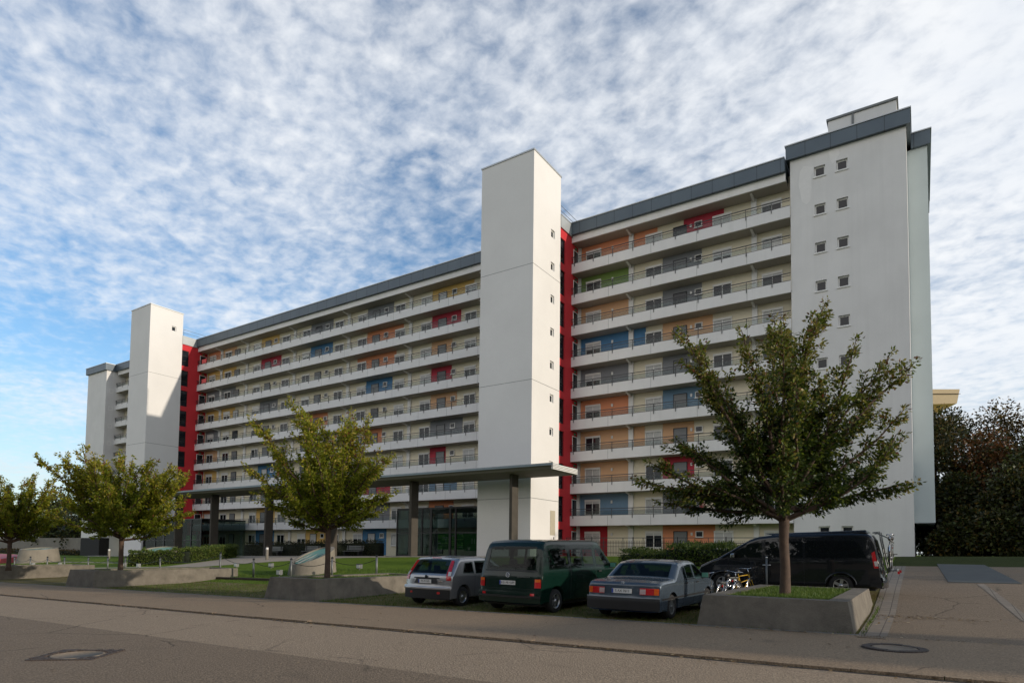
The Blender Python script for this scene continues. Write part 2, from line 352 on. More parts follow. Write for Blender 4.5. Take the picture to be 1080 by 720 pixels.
def rawmesh(name, V, F, mats, mi=None, smooth=False):
    """fast numpy mesh: V (n,3), F (m,4)"""
    me = bpy.data.meshes.new(name); V = np.asarray(V, np.float32); F = np.asarray(F, np.int32); k = F.shape[1]
    me.vertices.add(len(V)); me.vertices.foreach_set('co', V.ravel())
    me.loops.add(F.size); me.loops.foreach_set('vertex_index', F.ravel())
    me.polygons.add(len(F)); me.polygons.foreach_set('loop_start', np.arange(0, F.size, k, dtype=np.int32))
    me.polygons.foreach_set('loop_total', np.full(len(F), k, np.int32))
    for m in mats: me.materials.append(M[m])
    if mi is not None: me.polygons.foreach_set('material_index', np.asarray(mi, np.int32))
    if smooth: me.polygons.foreach_set('use_smooth', np.ones(len(F), bool))
    me.update(calc_edges=True); me.validate(); return me
def text_mesh(txt, size, mat, matrix, name, parent, extrude=0.004):
    cu = bpy.data.curves.new('tmp', 'FONT'); cu.body = txt; cu.size = size; cu.extrude = extrude; cu.align_x = 'CENTER'; cu.align_y = 'CENTER'
    to = bpy.data.objects.new('tmp', cu); COL.objects.link(to)
    bpy.context.view_layer.update()
    me = bpy.data.meshes.new_from_object(to.evaluated_get(bpy.context.evaluated_depsgraph_get()))
    bpy.data.objects.remove(to); me.transform(matrix); me.materials.clear(); me.materials.append(M[mat])
    o = bpy.data.objects.new(name, me); COL.objects.link(o); o.parent = parent
    return o
# ------------------------------------------------------------------ camera, sun, sky
def setup_view():
    yaw, pitch, roll = 0.5800745796, 0.0505009733, 0.0117466192
    fw = Vector((-math.sin(yaw), math.cos(yaw), 0)); rt = Vector((math.cos(yaw), math.sin(yaw), 0)); up = Vector((0, 0, 1))
    f2 = fw * math.cos(pitch) + up * math.sin(pitch); u2 = -fw * math.sin(pitch) + up * math.cos(pitch)
    r3 = rt * math.cos(roll) + u2 * math.sin(roll); u3 = -rt * math.sin(roll) + u2 * math.cos(roll)
    cd = bpy.data.cameras.new('camera'); co = bpy.data.objects.new('camera', cd); COL.objects.link(co)
    m = Matrix((r3, u3, -f2)).transposed().to_4x4(); m.translation = Vector((0, 0, 0.1027)); co.matrix_world = m
    cd.sensor_width = 36; cd.lens = 660.032 / 1080 * 36; cd.shift_y = (546.46 - 360) / 1080; cd.clip_start = 0.1; cd.clip_end = 3000
    scene.camera = co
setup_view()
SUN_EL, SUN_AZ = R(12.2), R(4.7)
S = Vector((math.cos(SUN_EL) * math.cos(SUN_AZ), math.cos(SUN_EL) * math.sin(SUN_AZ), math.sin(SUN_EL)))
sl = bpy.data.lights.new('sun', 'SUN'); sl.energy = 2.75; sl.angle = R(0.55); sl.color = (1.0, 0.87, 0.71)
so = bpy.data.objects.new('sun', sl); COL.objects.link(so); so.rotation_euler = S.to_track_quat('Z', 'Y').to_euler()
def setup_world():
    w = bpy.data.worlds.new('World'); scene.world = w; w.use_nodes = True; nt = w.node_tree; nt.nodes.clear()
    out = nt.nodes.new('ShaderNodeOutputWorld'); bg = nt.nodes.new('ShaderNodeBackground'); nt.links.new(bg.outputs[0], out.inputs[0])
    sky = nt.nodes.new('ShaderNodeTexSky'); sky.sky_type = 'NISHITA'; sky.sun_disc = False
    sky.sun_elevation = SUN_EL; sky.sun_rotation = R(90) - SUN_AZ; sky.air_density = 1.0; sky.dust_density = 0.6; sky.ozone_density = 2.5; sky.altitude = 400
    d = N(nt, 'ShaderNodeTexCoord').outputs['Generated']; sp = N(nt, 'ShaderNodeSeparateXYZ'); nt.links.new(d, sp.inputs[0])
    def mth(op, a, b=None, c=None, clamp=False):
        n = N(nt, 'ShaderNodeMath', operation=op); n.use_clamp = clamp
        for i, q in enumerate((a, b, c)):
            if q is None: continue
            if isinstance(q, (int, float)): n.inputs[i].default_value = q
            else: nt.links.new(q, n.inputs[i])
        return n.outputs[0]
    z = mth('ADD', mth('MAXIMUM', sp.outputs[2], 0.0), 0.13)
    cx = N(nt, 'ShaderNodeCombineXYZ'); nt.links.new(mth('DIVIDE', sp.outputs[0], z), cx.inputs[0]); nt.links.new(mth('DIVIDE', sp.outputs[1], z), cx.inputs[1])
    uv = cx.outputs[0]
    mp = N(nt, 'ShaderNodeMapping'); mp.inputs['Rotation'].default_value = (0, 0, R(25)); mp.inputs['Scale'].default_value = (1.0, 1.12, 1); nt.links.new(uv, mp.inputs[0])
    puff = noise(nt, 17.0, 5, 0.54, mp.outputs[0], 0.25)
    fine = noise(nt, 30.0, 5, 0.6, mp.outputs[0], 0.2)
    cov = noise(nt, 1.15, 4, 0.55, uv, 0.4)
    # cover: thicker towards the sun side, thinner low on the left
    bk0 = mth('MULTIPLY', mth('MAXIMUM', mth('MULTIPLY', sp.outputs[1], -1.0), 0.0), 0.5)
    side = mth('ADD', mth('MULTIPLY_ADD', sp.outputs[0], 0.27, 0.13), bk0)
    f = mth('ADD', mth('MULTIPLY', puff.outputs[0], 0.52), mth('MULTIPLY', fine.outputs[0], 0.20))
    f = mth('ADD', f, mth('MULTIPLY', cov.outputs[0], 0.95)); zen = N(nt, 'ShaderNodeMapRange', interpolation_type='SMOOTHSTEP'); nt.links.new(sp.outputs[2], zen.inputs[0]); zen.inputs[3].default_value = 0.0; zen.inputs[4].default_value = -0.75; yb = N(nt, 'ShaderNodeMapRange', interpolation_type='SMOOTHSTEP'); nt.links.new(sp.outputs[1], yb.inputs[0]); yb.inputs[1].default_value = 0.3; yb.inputs[2].default_value = -0.3; yb.inputs[3].default_value = 0.66; yb.inputs[4].default_value = 0.48; nt.links.new(yb.outputs[0], zen.inputs[1]); nt.links.new(mth('ADD', yb.outputs[0], 0.16), zen.inputs[2])  # overhead cloud, out of view, thinned to lower the light on the ground
    f = mth('ADD', mth('ADD', f, side), zen.outputs[0])
    mr = N(nt, 'ShaderNodeMapRange', interpolation_type='SMOOTHSTEP'); nt.links.new(f, mr.inputs[0])
    mr.inputs[1].default_value = CLOUD_LO; mr.inputs[2].default_value = CLOUD_HI
    low = N(nt, 'ShaderNodeMapRange', interpolation_type='SMOOTHSTEP'); nt.links.new(sp.outputs[2], low.inputs[0]); low.inputs[1].default_value = 0.0; low.inputs[2].default_value = 0.16
    low.inputs[3].default_value = 0.68; low.inputs[4].default_value = 1.0
    mask = mth('MULTIPLY', mth('MULTIPLY', mr.outputs[0], low.outputs[0]), 0.93, clamp=True)
    shade = noise(nt, 3.4, 5, 0.6, mp.outputs[0], 0.3)
    cc = ramp(nt, shade.outputs[0], [(0.3, CLOUD_A), (0.7, CLOUD_B)])
    skyc = N(nt, 'ShaderNodeMix', data_type='RGBA', blend_type='MULTIPLY'); skyc.inputs[0].default_value = 1.0
    nt.links.new(sky.outputs[0], skyc.inputs[6]); skyc.inputs[7].default_value = SKY_TINT
    mx = N(nt, 'ShaderNodeMix', data_type='RGBA'); nt.links.new(mask, mx.inputs[0]); nt.links.new(skyc.outputs[2], mx.inputs[6])
    mul = N(nt, 'ShaderNodeVectorMath', operation='SCALE'); 
    bk = N(nt, 'ShaderNodeMapRange', interpolation_type='SMOOTHSTEP'); nt.links.new(sp.outputs[1], bk.inputs[0])      # unseen cloud brightened behind the viewer to light the house front
    bk.inputs[1].default_value = 0.25; bk.inputs[2].default_value = -0.45; bk.inputs[3].default_value = 0.0; bk.inputs[4].default_value = 1.0
    nt.links.new(mth('MULTIPLY_ADD', bk.outputs[0], CLOUD_GAIN * BACK_GAIN, CLOUD_GAIN), mul.inputs[3])
    wm = mixc(nt, bk.outputs[0], cc.outputs[0], (0.82, 0.79, 0.76)); nt.links.new(wm, mul.inputs[0])
    nt.links.new(mul.outputs[0], mx.inputs[7])
    hz = N(nt, 'ShaderNodeMapRange', interpolation_type='SMOOTHSTEP'); nt.links.new(sp.outputs[2], hz.inputs[0]); hz.inputs[1].default_value = 0.0; hz.inputs[2].default_value = 0.30; hz.inputs[3].default_value = 0.62; hz.inputs[4].default_value = 0.0
    hm = N(nt, 'ShaderNodeMix', data_type='RGBA'); nt.links.new(hz.outputs[0], hm.inputs[0]); nt.links.new(mx.outputs[2], hm.inputs[6]); hm.inputs[7].default_value = (3.7, 4.05, 4.3, 1)
    mx = hm
    nt.links.new(mx.outputs[2], bg.inputs[0]); bg.inputs[1].default_value = SKY_STRENGTH
CLOUD_LO, CLOUD_HI = 0.54, 1.10
BACK_GAIN = 0.38
CLOUD_A, CLOUD_B = (0.75, 0.785, 0.835), (0.88, 0.89, 0.90)
CLOUD_GAIN, SKY_STRENGTH, SKY_TINT = 6.3, 0.15, (0.88, 1.00, 1.04, 1)
setup_world()
scene.view_settings.view_transform = 'Standard'; scene.view_settings.look = 'None'; scene.view_settings.gamma = 1; scene.view_settings.exposure = 0.30
scene.view_settings.use_curve_mapping = False
cy = scene.cycles; cy.max_bounces = 7; cy.diffuse_bounces = 3; cy.glossy_bounces = 3; cy.transmission_bounces = 4; cy.transparent_max_bounces = 12
cy.caustics_reflective = False; cy.caustics_refractive = False; cy.use_denoising = True

# ------------------------------------------------------------------ ground, road, paths
def sheet(name, mat, x0, x1, y0, y1, lift, kind='structure', xs=()):
    ys = sorted({y0, y1, *[y for y in GY if y0 < y < y1]}); X = sorted({x0, x1, *[x for x in (-130., 20., *xs) if x0 < x < x1]})
    vs = [(x, y, gz(x, y) + lift) for y in ys for x in X]; n = len(X)
    fs = [(j * n + i, j * n + i + 1, (j + 1) * n + i + 1, (j + 1) * n + i) for j in range(len(ys) - 1) for i in range(n - 1)]
    mb = MB(); mb.add(vs, fs); o = mb.build(name, mat); o['kind'] = kind; return o
def poly_sheet(name, mat, pts, lift, nseg=24):
    """strip between two edge lists, draped over the ground (finely cut so it follows the knots)"""
    a, b = pts; mb = MB(); vs = []; fs = []; m = 8
    for i in range(nseg + 1):
        t = i / nseg * (len(a) - 1); k = min(int(t), len(a) - 2); t -= k
        pa = (a[k][0] + (a[k + 1][0] - a[k][0]) * t, a[k][1] + (a[k + 1][1] - a[k][1]) * t)
        pb = (b[k][0] + (b[k + 1][0] - b[k][0]) * t, b[k][1] + (b[k + 1][1] - b[k][1]) * t)
        for j in range(m + 1):
            u = j / m; x = pa[0] + (pb[0] - pa[0]) * u; y = pa[1] + (pb[1] - pa[1]) * u; vs.append((x, y, gz(x, y) + lift))
    for i in range(nseg):
        for j in range(m): fs.append((i * (m + 1) + j, i * (m + 1) + j + 1, (i + 1) * (m + 1) + j + 1, (i + 1) * (m + 1) + j))
    mb.add(vs, fs); o = mb.build(name, mat); o['kind'] = 'structure'; return o
sheet('ground', 'lawn', -900, 700, -300, 1200, 0.0)
sheet('road', 'road', -300, 200, -30, 6.55, 0.004)
sheet('road_edge', 'road_strip', -300, 200, 6.55, 9.72, 0.004)
sheet('pavement', 'walk', -300, 200, 9.98, 14.08, 0.03)
sheet('parking_bay_grass', 'bay', -300, -1.12, 14.22, 19.6, 0.006)
sheet('parking_ground', 'bay', -17.3, -1.12, 19.6, 24.4, 0.006)
sheet('shade_toned_verge', 'shade_verge', -1.14, 60, 32.2, 53.0, 0.006)
sheet('driveway', 'drive', -0.60, 60, 14.08, 32.2, 0.010)
poly_sheet('paved_strip', 'pave', ([(-1.10, 14.1), (-1.14, 24), (-1.14, 32.2)], [(-0.60, 14.1), (-0.60, 24), (-0.60, 32.2)]), 0.014)
# joint of pale stone between road and pavement: one low kerb with its shade painted as a dark strip in the gutter
mb = MB(); kerb_r = random.Random(3); x = -120.0
while x < 40:
    L = 0.9 + kerb_r.random() * 0.25; h = 0.035 + kerb_r.random() * 0.010; dy = kerb_r.uniform(-.008, .008)
    z0 = gz(x, 9); z1 = gz(x + L, 9)
    mb.hexa([(x + .006, 9.84 + dy, z0 - .05), (x + L - .006, 9.84 + dy, z1 - .05), (x + L - .006, 9.98, z1 - .05), (x + .006, 9.98, z0 - .05),
             (x + .006, 9.84 + dy, z0 + h), (x + L - .006, 9.84 + dy, z1 + h), (x + L - .006, 9.98, z1 + h), (x + .006, 9.98, z0 + h)])
    x += L
structure(mb.build('kerb', M['walk']))
structure(sheet('gutter', plain('kerb_shade_strip', (0.035, 0.028, 0.022), 0.9, var=0.4, scale=6), -300, 200, 9.72, 9.84, 0.002))
mb = MB(); x = -120.0
while x < -0.7:
    L = 1.0; z0 = gz(x, 9); z1 = gz(x + L, 9)
    if x + L > -0.62: break
    mb.hexa([(x + .008, 14.08, z0 - .05), (x + L - .008, 14.08, z1 - .05), (x + L - .008, 14.22, z1 - .05), (x + .008, 14.22, z0 - .05),
             (x + .008, 14.08, z0 + .036), (x + L - .008, 14.08, z1 + .036), (x + L - .008, 14.22, z1 + .036), (x + .008, 14.22, z0 + .036)]); x += L
structure(mb.build('kerb', M['retwall']))
# path across the lawn up to the canopy, and the apron under the canopy
poly_sheet('path', 'path', ([(-60, 23.2), (-49.3, 26.0), (-51.2, 29.4), (-53.4, 33), (-55.4, 37.0)], [(-60, 22.3), (-45.0, 26.3), (-43.5, 31.5), (-40, 36.0), (-34, 37.0)]), 0.012, 32)
sheet('canopy_apron', 'path', -90, -20.5, 37.0, 47.3, 0.012)
sheet('path', 'path', -95, -56, 28.3, 28.9, 0.010)
# ------------------------------------------------------------------ small things set in the ground
def manhole(x, y, r, rot, label, square):
    z = gz(x, y) + (0.034 if y > 9.98 else 0.006)
    e = empty('manhole_cover', (x, y, z), label, 'manhole')
    m = MB(); m.lathe([(r, 0), (r, .012), (r - .03, .016), (r - .035, .010), (.001, .012)], 40, (x, y, z)); m.build('iron_lid', M['iron'], e)
    m = MB(); rr = random.Random(int(x * 10))
    if square:
        n = 11; h = r * 1.32
        for i in range(n):
            for j in range(n):
                a = (i + .5) / n * 2 - 1; b = (j + .5) / n * 2 - 1
                if math.hypot(a * h, b * h) < r + .06: continue
                cx_, cy_ = x + (a * math.cos(rot) - b * math.sin(rot)) * h, y + (a * math.sin(rot) + b * math.cos(rot)) * h
                u = (math.cos(rot), math.sin(rot), 0); v = (-math.sin(rot), math.cos(rot), 0); s = h / n * .86
                m.obox((cx_, cy_, z - .02 + rr.uniform(0, .012)), u, v, (0, 0, 1), s, s, .035)
    else:
        for k in range(26):
            a = k / 26 * 2 * math.pi; u = (math.cos(a), math.sin(a), 0); v = (-math.sin(a), math.cos(a), 0)
            m.obox((x + u[0] * (r + .09), y + u[1] * (r + .09), z - .02 + rr.uniform(0, .012)), u, v, (0, 0, 1), .065, .055, .032)
    m.build('cobble_ring', M['cobble'], e)
manhole(-11.3, 4.65, 0.37, R(38), 'round manhole cover in a square ring of dark cobbles on the road', True)
manhole(-0.42, 12.45, 0.33, 0, 'round manhole cover in a ring of cobbles near the driveway', False)
e = empty('drain_grate', (-0.83, 13.86, gz(-.83, 13.86) + .03), 'narrow black drain grate at the end of the paved strip', 'drain')
m = MB(); z = gz(-.83, 13.8) + .032
m.box(-1.07, -.60, 13.72, 13.735, z, z + .014); m.box(-1.07, -.60, 13.985, 14.0, z, z + .014); m.build('grate_frame', M['iron'], e)
m = MB()
for k in range(9): m.box(-1.05 + k * .052, -1.022 + k * .052, 13.74, 13.98, z, z + .011)
m.build('grate_bar', M['iron'], e)
# big steel grating let into the driveway and the pale stone gutter beside it
m = MB(); gp = [(0.72, 25.8), (2.65, 25.7), (2.18, 33.0), (0.53, 33.3)]
m.hexa([(a, b, gz(a, b) - .05) for a, b in gp] + [(a, b, gz(a, b) + .03) for a, b in gp])
o = m.build('floor_grating', [M['grating']]); tag(o, 'wide grey steel grating let into the driveway before the dark trees', 'grating')
poly_sheet('paved_strip', 'pave', ([(1.46, 25.4), (1.9, 19.0), (2.2, 14.2)], [(1.66, 25.4), (2.12, 19.0), (2.45, 14.2)]), 0.016)

# ------------------------------------------------------------------ the apartment house
ZK = [2.23 + 2.75 * k for k in range(9)]
XA, XB, XD, X2, X1 = -25.18, -7.5, -83.38, -25.12, -30.2
YF, YW = 47.47, 48.85
LX0, LX1, LY = -112.5, -106.3, 46.0            # left end block
T2L, T2R = -88.28, -83.34
H = empty('apartment_block', (-55, 48.8, -0.5), 'long white ten storey apartment block with coloured panels, red stair wells and two tall towers', 'apartment block')
# back walls of the balconies
def wall_box(x0, x1, y0, y1, z0, z1, mat, name='wall', parent=None, mi=None):
    m = MB(); m.box(x0, x1, y0, y1, z0, z1); return m.build(name, mat, parent or H)
for a, b in ((XA, XB), (XD, X1 - .0), (LX1, T2L)): wall_box(a, b, YW, 60, -2.5, 28.0, M['cream'], 'back_wall')
# balconies: one per storey and wing, each with its railing
def balcony(x0, x1, z, wing):
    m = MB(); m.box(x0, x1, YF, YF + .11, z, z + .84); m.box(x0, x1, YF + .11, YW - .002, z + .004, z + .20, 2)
    x = x0 + 3.5
    while x < x1 - .5: m.box(x - .011, x + .011, YF - .004, YF + .001, z + .02, z + .82, 1); x += 3.72
    b = m.build('balcony', [M['parapet'], M['greysteel'], M['soffit']], H)
    r = MB(); x = x0 + .3; k = 0
    while x < x1 - .05:
        r.box(x - .022, x + .022, YF - .05, YF - .006, z + .60, z + 1.40); x += 1.79
    for dz, w in ((1.40, .028), (1.22, .018)): r.box(x0, x1, YF - .045, YF - .045 + 2 * w, z + dz - w, z + dz + w)
    r.box(x0, x1, YF + .0, YF + .05, z + .845, z + .885)
    r.build('railing', M['rail'], b)
    g = MB(); x = x0 + .34
    while x < x1 - 1.8: g.box(x, x + 1.72, YF - .028, YF - .020, z + .90, z + 1.18); x += 1.79
    g.build('glass_panel', M['railglass'], b)
    return b
for k, z in enumerate(ZK):
    balcony(XA, XB - .02, z, 'right'); balcony(XD, X1 - .02, z, 'left'); balcony(LX1, T2L, z, 'far')
# white piers, ceiling brackets
PIERS_R = [(-25.05, .28), (-20.17, .42), (-10.25, .38)]
PIERS_L = [(-45.1, .42), (-54.6, .42), (-64.2, .42), (-73.9, .42), (-79.7, .42), (-35.4, .42)]
for x, w in PIERS_R + PIERS_L:
    m = MB(); m.box(x - w / 2, x + w / 2, YW - .16, YW, -1.5, 27.0); pr = m.build('pier', M['pier'], H)
    if w > .3:
        m = MB(); m.hexa([(-.08, YF + .3, -.05), (.08, YF + .3, -.05), (.08, YW - .16, -.24), (-.08, YW - .16, -.24), (-.08, YF + .3, -.002), (.08, YF + .3, -.002), (.08, YW - .16, -.002), (-.08, YW - .16, -.002)])
        bme = m.mesh('bracket', [M['pier']], (0, H['_o'][1], H['_o'][2]))
        for z in ZK + [26.97]: o = bpy.data.objects.new('bracket', bme); COL.objects.link(o); o.parent = pr; o.location = (x - H['_o'][0], 0, z)
# painted panels behind the balconies (storey -1 is the ground floor)
def panel(x0, x1, k, col):
    z0 = (ZK[k] + .2) if k >= 0 else -0.6; z1 = (ZK[k + 1] if k < 8 else 26.97) - .002
    m = MB(); m.box(x0, x1, YW - .022, YW - .002, z0, z1); m.build('painted_panel', M['pan_' + col], H)
R0 = (-24.9, -20.39); RD = (-17.45, -14.25)
for k, c in {8: 'orange', 7: 'green', 6: 'tan', 5: 'blue', 4: 'grey', 3: 'orange', 2: 'tan', 1: 'tan', 0: 'steel'}.items(): panel(*R0, k, c)
panel(-24.9, -22.3, -1, 'deepred')
for (a, b, k, c) in ((-19.95, -17.9, 8, 'orange'), (-15.7, -12.5, 8, 'red'), (*RD, 7, 'grey'), (*RD, 6, 'grey'), (-19.95, -18.9, 5, 'blue'), (-17.45, -13.4, 5, 'tan'), (*RD, 4, 'grey'),
                     (*RD, 3, 'steel'), (-19.95, -19.0, 2, 'tan'), (-17.45, -14.9, 2, 'tan'), (-17.45, -14.9, 1, 'red'), (*RD, 0, 'grey'), (-17.45, -13.3, -1, 'orange')): panel(a, b, k, c)
LMOD = [-45.1, -54.6, -64.2, -73.9]           # module start piers, each ~9.6 m
def lp(i, a, b, k, c): x = LMOD[i]; panel(x + a, x + b, k, c)
for (i, a, b, k, c) in ((0, 2.9, 8.3, 8, 'yellow'), (0, 2.9, 6.7, 7, 'red'), (0, 2.9, 5.6, 6, 'tan'), (0, 2.9, 5.6, 5, 'red'), (0, 2.9, 6.3, 4, 'tan'), (0, 2.9, 7.1, 3, 'grey'), (0, 2.9, 5.0, 2, 'red'), (0, 2.9, 6.5, 1, 'steel'), (0, 2.9, 6.1, 0, 'orange'),
                        (1, 2.9, 6.9, 8, 'grey'), (1, 2.9, 8.4, 7, 'orange'), (1, 1.4, 7.4, 6, 'orange'), (1, 2.9, 6.9, 5, 'blue'), (1, 2.9, 5.5, 3, 'orange'), (1, 2.9, 6.9, 1, 'red'), (1, 2.4, 6.9, 0, 'grey'), (1, 2.9, 6.5, -1, 'blue'),
                        (2, 2.9, 6.8, 8, 'grey'), (2, 2.9, 6.8, 7, 'blue'), (2, 2.9, 6.2, 4, 'orange'), (2, 2.9, 5.4, 2, 'green'), (2, 2.9, 6.5, 0, 'deepred'), (2, 2.9, 6.5, -1, 'yellow'), (2, 2.9, 6.0, 1, 'steel'),
                        (3, 2.9, 6.5, 8, 'yellow'), (3, 2.9, 7.0, 7, 'red'), (3, 2.9, 6.5, 5, 'grey'), (3, 2.9, 6.5, 2, 'blue'), (3, 2.9, 6.6, 0, 'yellow'), (3, 2.9, 6.6, -1, 'blue')): lp(i, a, b, k, c)
for k, c in {8: 'orange', 7: 'yellow', 6: 'grey', 5: 'yellow', 4: 'grey', 3: 'tan', 2: 'yellow', 0: 'orange', -1: 'deepred'}.items(): panel(-83.1, -79.9, k, c)
for k, c in {7: 'yellow', 5: 'yellow', 6: 'grey', 8: 'tan'}.items(): panel(-79.5, -76.4, k, c)
# windows, doors, small windows: local meshes copied over the front
def frame_mesh(w, h, name, shut, t=.07):
    m = MB(); d0, d1 = -.06, .05
    m.box(-w / 2, w / 2, d0, d1, h / 2 - t, h / 2); m.box(-w / 2, w / 2, d0, d1, -h / 2, -h / 2 + t)
    m.box(-w / 2, -w / 2 + t, d0, d1, -h / 2 + t, h / 2 - t); m.box(w / 2 - t, w / 2, d0, d1, -h / 2 + t, h / 2 - t)
    if w > 1: m.box(-.03, .03, d0 + .01, d1, -h / 2 + t, h / 2 - t)
    m.box(-w / 2 - .05, w / 2 + .05, -.12, -.06, -h / 2 - .05, -h / 2 + .0)
    if w > 1: m.box(-w / 2, w / 2, -.10, -.06, h / 2 - .13, h / 2 + .04)
    if shut: m.box(-w / 2 + t, w / 2 - t, -.045, -.03, h / 2 - t - shut * (h - 2 * t), h / 2 - t, 1)
    return m.mesh(name, ['frame_white', 'shutter'])
def pane_mesh(w, h, mat, t=.07):
    m = MB(); m.quad((-w / 2 + t, -.015, -h / 2 + t), (w / 2 - t, -.015, -h / 2 + t), (w / 2 - t, -.015, h / 2 - t), (-w / 2 + t, -.015, h / 2 - t)); return m.mesh('pane', [mat])
WF = [frame_mesh(1.45, 1.32, 'window', s) for s in (0, 0, 0, .22, .45)]
WP = [pane_mesh(1.45, 1.32, q) for q in ('pane', 'pane', 'pane', 'pane_curtain')]
SF, SP = frame_mesh(.60, .50, 'small_window', 0, .06), pane_mesh(.60, .50, 'pane', .06)
DW = MB(); DW.box(-.5, .5, -.05, .03, -1.03, 1.03, 0); DW.box(-.56, -.5, -.06, .03, -1.03, 1.09, 1); DW.box(.5, .56, -.06, .03, -1.03, 1.09, 1); DW.box(-.5, .5, -.06, .03, 1.03, 1.09, 1)
DM = [DW.mesh('door', [a, 'darkframe']) for a in ('door', 'shutter', 'pane')]
LW = MB(); LW.box(-.07, .07, -.10, -.0, -.12, .12); LM = LW.mesh('wall_lamp', ['whitebox'])
ho = Vector(H['_o'])
def put(me, x, y, z, parent=H, name=None):
    o = bpy.data.objects.new(name or me.name.split('.')[0], me); COL.objects.link(o); o.parent = parent
    o.location = (x - ho.x, y - ho.y, z - ho.z) if parent is H else (0, 0, 0); return o
wr = random.Random(11); NW = [0]; far_w = MB(); far_p = MB()
def window(x, k, sm=False, far=False):
    z = (ZK[k] if k >= 0 else ZK[0] - 2.75) + (1.60 if not sm else 2.04)
    a, b = (SF, SP) if sm else (wr.choice(WF), wr.choice(WP))
    if far:                                    # beyond the nearest hundred: the small far ones share one mesh
        for src, dst, off in ((a, far_w, 0), (b, far_p, 0)):
            dst.add([(v.co.x + x, v.co.y + YW - .03, v.co.z + z) for v in src.vertices], [list(p.vertices) for p in src.polygons], 0)
        return
    o = put(a, x, YW - .03, z); put(b, 0, 0, 0, o)
def door(x, k): put(wr.choice((DM[0], DM[0], DM[0], DM[2], DM[1])), x, YW - .03, (ZK[k] if k >= 0 else ZK[0] - 2.75) + 1.20)
for k in range(-1, 9):
    window(-23.7, k); window(-18.2, k); door(-16.0, k); window(-14.5, k, True); window(-12.65, k); window(-9.0, k); put(LM, -15.1, YW - .022, (ZK[k] if k >= 0 else -.52) + 2.05); put(LM, -21.9, YW - .022, (ZK[k] if k >= 0 else -.52) + 2.05)
    for i, x in enumerate(LMOD):
        fr = i >= 2
        window(x + 2.15, k, far=fr); door(x + 4.3, k); window(x + 5.85, k, True, far=fr); window(x + 7.95, k, far=fr)
    window(-81.9, k, far=True); window(-78.2, k, far=True); door(-76.2, k)
    window(-104.5, k, far=True)
for mbx, nm, mt in ((far_w, 'window', 'frame_white'), (far_p, 'pane', 'pane')):
    o = mbx.build(nm, [M[mt]], H, recalc=False); o['kind'] = 'stuff'
# top beam and slate cladding, roof deck
def roof(x0, x1, yfront, zb, zt, over=.30, beam=True):
    if beam:
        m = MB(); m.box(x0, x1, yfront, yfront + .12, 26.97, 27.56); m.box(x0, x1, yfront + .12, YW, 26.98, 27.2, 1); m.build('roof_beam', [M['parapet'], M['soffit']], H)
    m = MB(); m.box(x0, x1, yfront - over, 60, zb, zt); m.build('fascia', M['fascia'], H)
    m = MB(); m.box(x0, x1, yfront - over - .06, 60.05, zt, zt + .07); m.build('roof_edge', M['zinc'], H)
roof(XA - .0, XB - .3, YF, 27.56, 28.56); roof(XD, X1 - .4, YF, 27.56, 28.56); roof(LX1 + .3, T2L - .0, YF, 27.56, 28.56)
# right end block with the set-back volume and roof house
def holed(m, axis, d0, d1, a0, a1, z0, z1, holes):
    """a wall slab (between depths d0 and d1) with real openings; holes = (a centre, z centre, width, height)"""
    cols = sorted({h[0] for h in holes}); cur = a0
    def bx(a, b, c, d):
        if b - a < 1e-4 or d - c < 1e-4: return
        if axis == 'y': m.box(a, b, d0, d1, c, d)
        else: m.box(d0, d1, a, b, c, d)
    for c in cols:
        hs = sorted([h for h in holes if h[0] == c], key=lambda h: h[1]); w = max(h[2] for h in hs)
        bx(cur, c - w / 2, z0, z1); zz = z0
        for h in hs:
            bx(c - w / 2, c + w / 2, zz, h[1] - h[3] / 2)
            if h[2] < w: bx(c - w / 2, c - h[2] / 2, h[1] - h[3] / 2, h[1] + h[3] / 2); bx(c + h[2] / 2, c + w / 2, h[1] - h[3] / 2, h[1] + h[3] / 2)
            zz = h[1] + h[3] / 2
        bx(c - w / 2, c + w / 2, zz, z1); cur = c + w / 2
    bx(cur, a1, z0, z1)
def hole_window(axis, d, dirn, a, z, w, h, name, parent, back=.17, sill=True, frame='frame_white', pane='pane', bars=0):
    """frame, pane and sill set back inside an opening; d = outer face, dirn = inward sign"""
    m = MB(); t = .085 if frame == 'frame_white' else .055
    def bx(a0, a1, e0, e1, z0, z1, mi=0):
        e0, e1 = sorted((d + dirn * e0, d + dirn * e1))
        if axis == 'y': m.box(a0, a1, e0, e1, z0, z1, mi)
        else: m.box(e0, e1, a0, a1, z0, z1, mi)
    w2, h2 = w / 2 - .002, h / 2 - .002
    bx(a - w2, a + w2, back, back + .05, z + h2 - t, z + h2); bx(a - w2, a + w2, back, back + .05, z - h2, z - h2 + t)
    bx(a - w2, a - w2 + t, back, back + .05, z - h2 + t, z + h2 - t); bx(a + w2 - t, a + w2, back, back + .05, z - h2 + t, z + h2 - t)
    for k in range(bars): q = z - h2 + (k + 1) * h / (bars + 1); bx(a - w2 + t, a + w2 - t, back - .03, back + .02, q - .02, q + .02)
    if sill: bx(a - w / 2 - .06, a + w / 2 + .06, -.08, -.002, z - h2 - .10, z - h2 - .012); bx(a - w2, a + w2, -.002, back, z - h2 - .002 + .003, z - h2 + .014)
    o = m.build(name, [M[frame]], parent)
    m = MB(); bx(a - w2 + t, a + w2 - t, back + .025, back + .03, z - h2 + t, z + h2 - t); m.build('pane', [M[pane]], o); return o
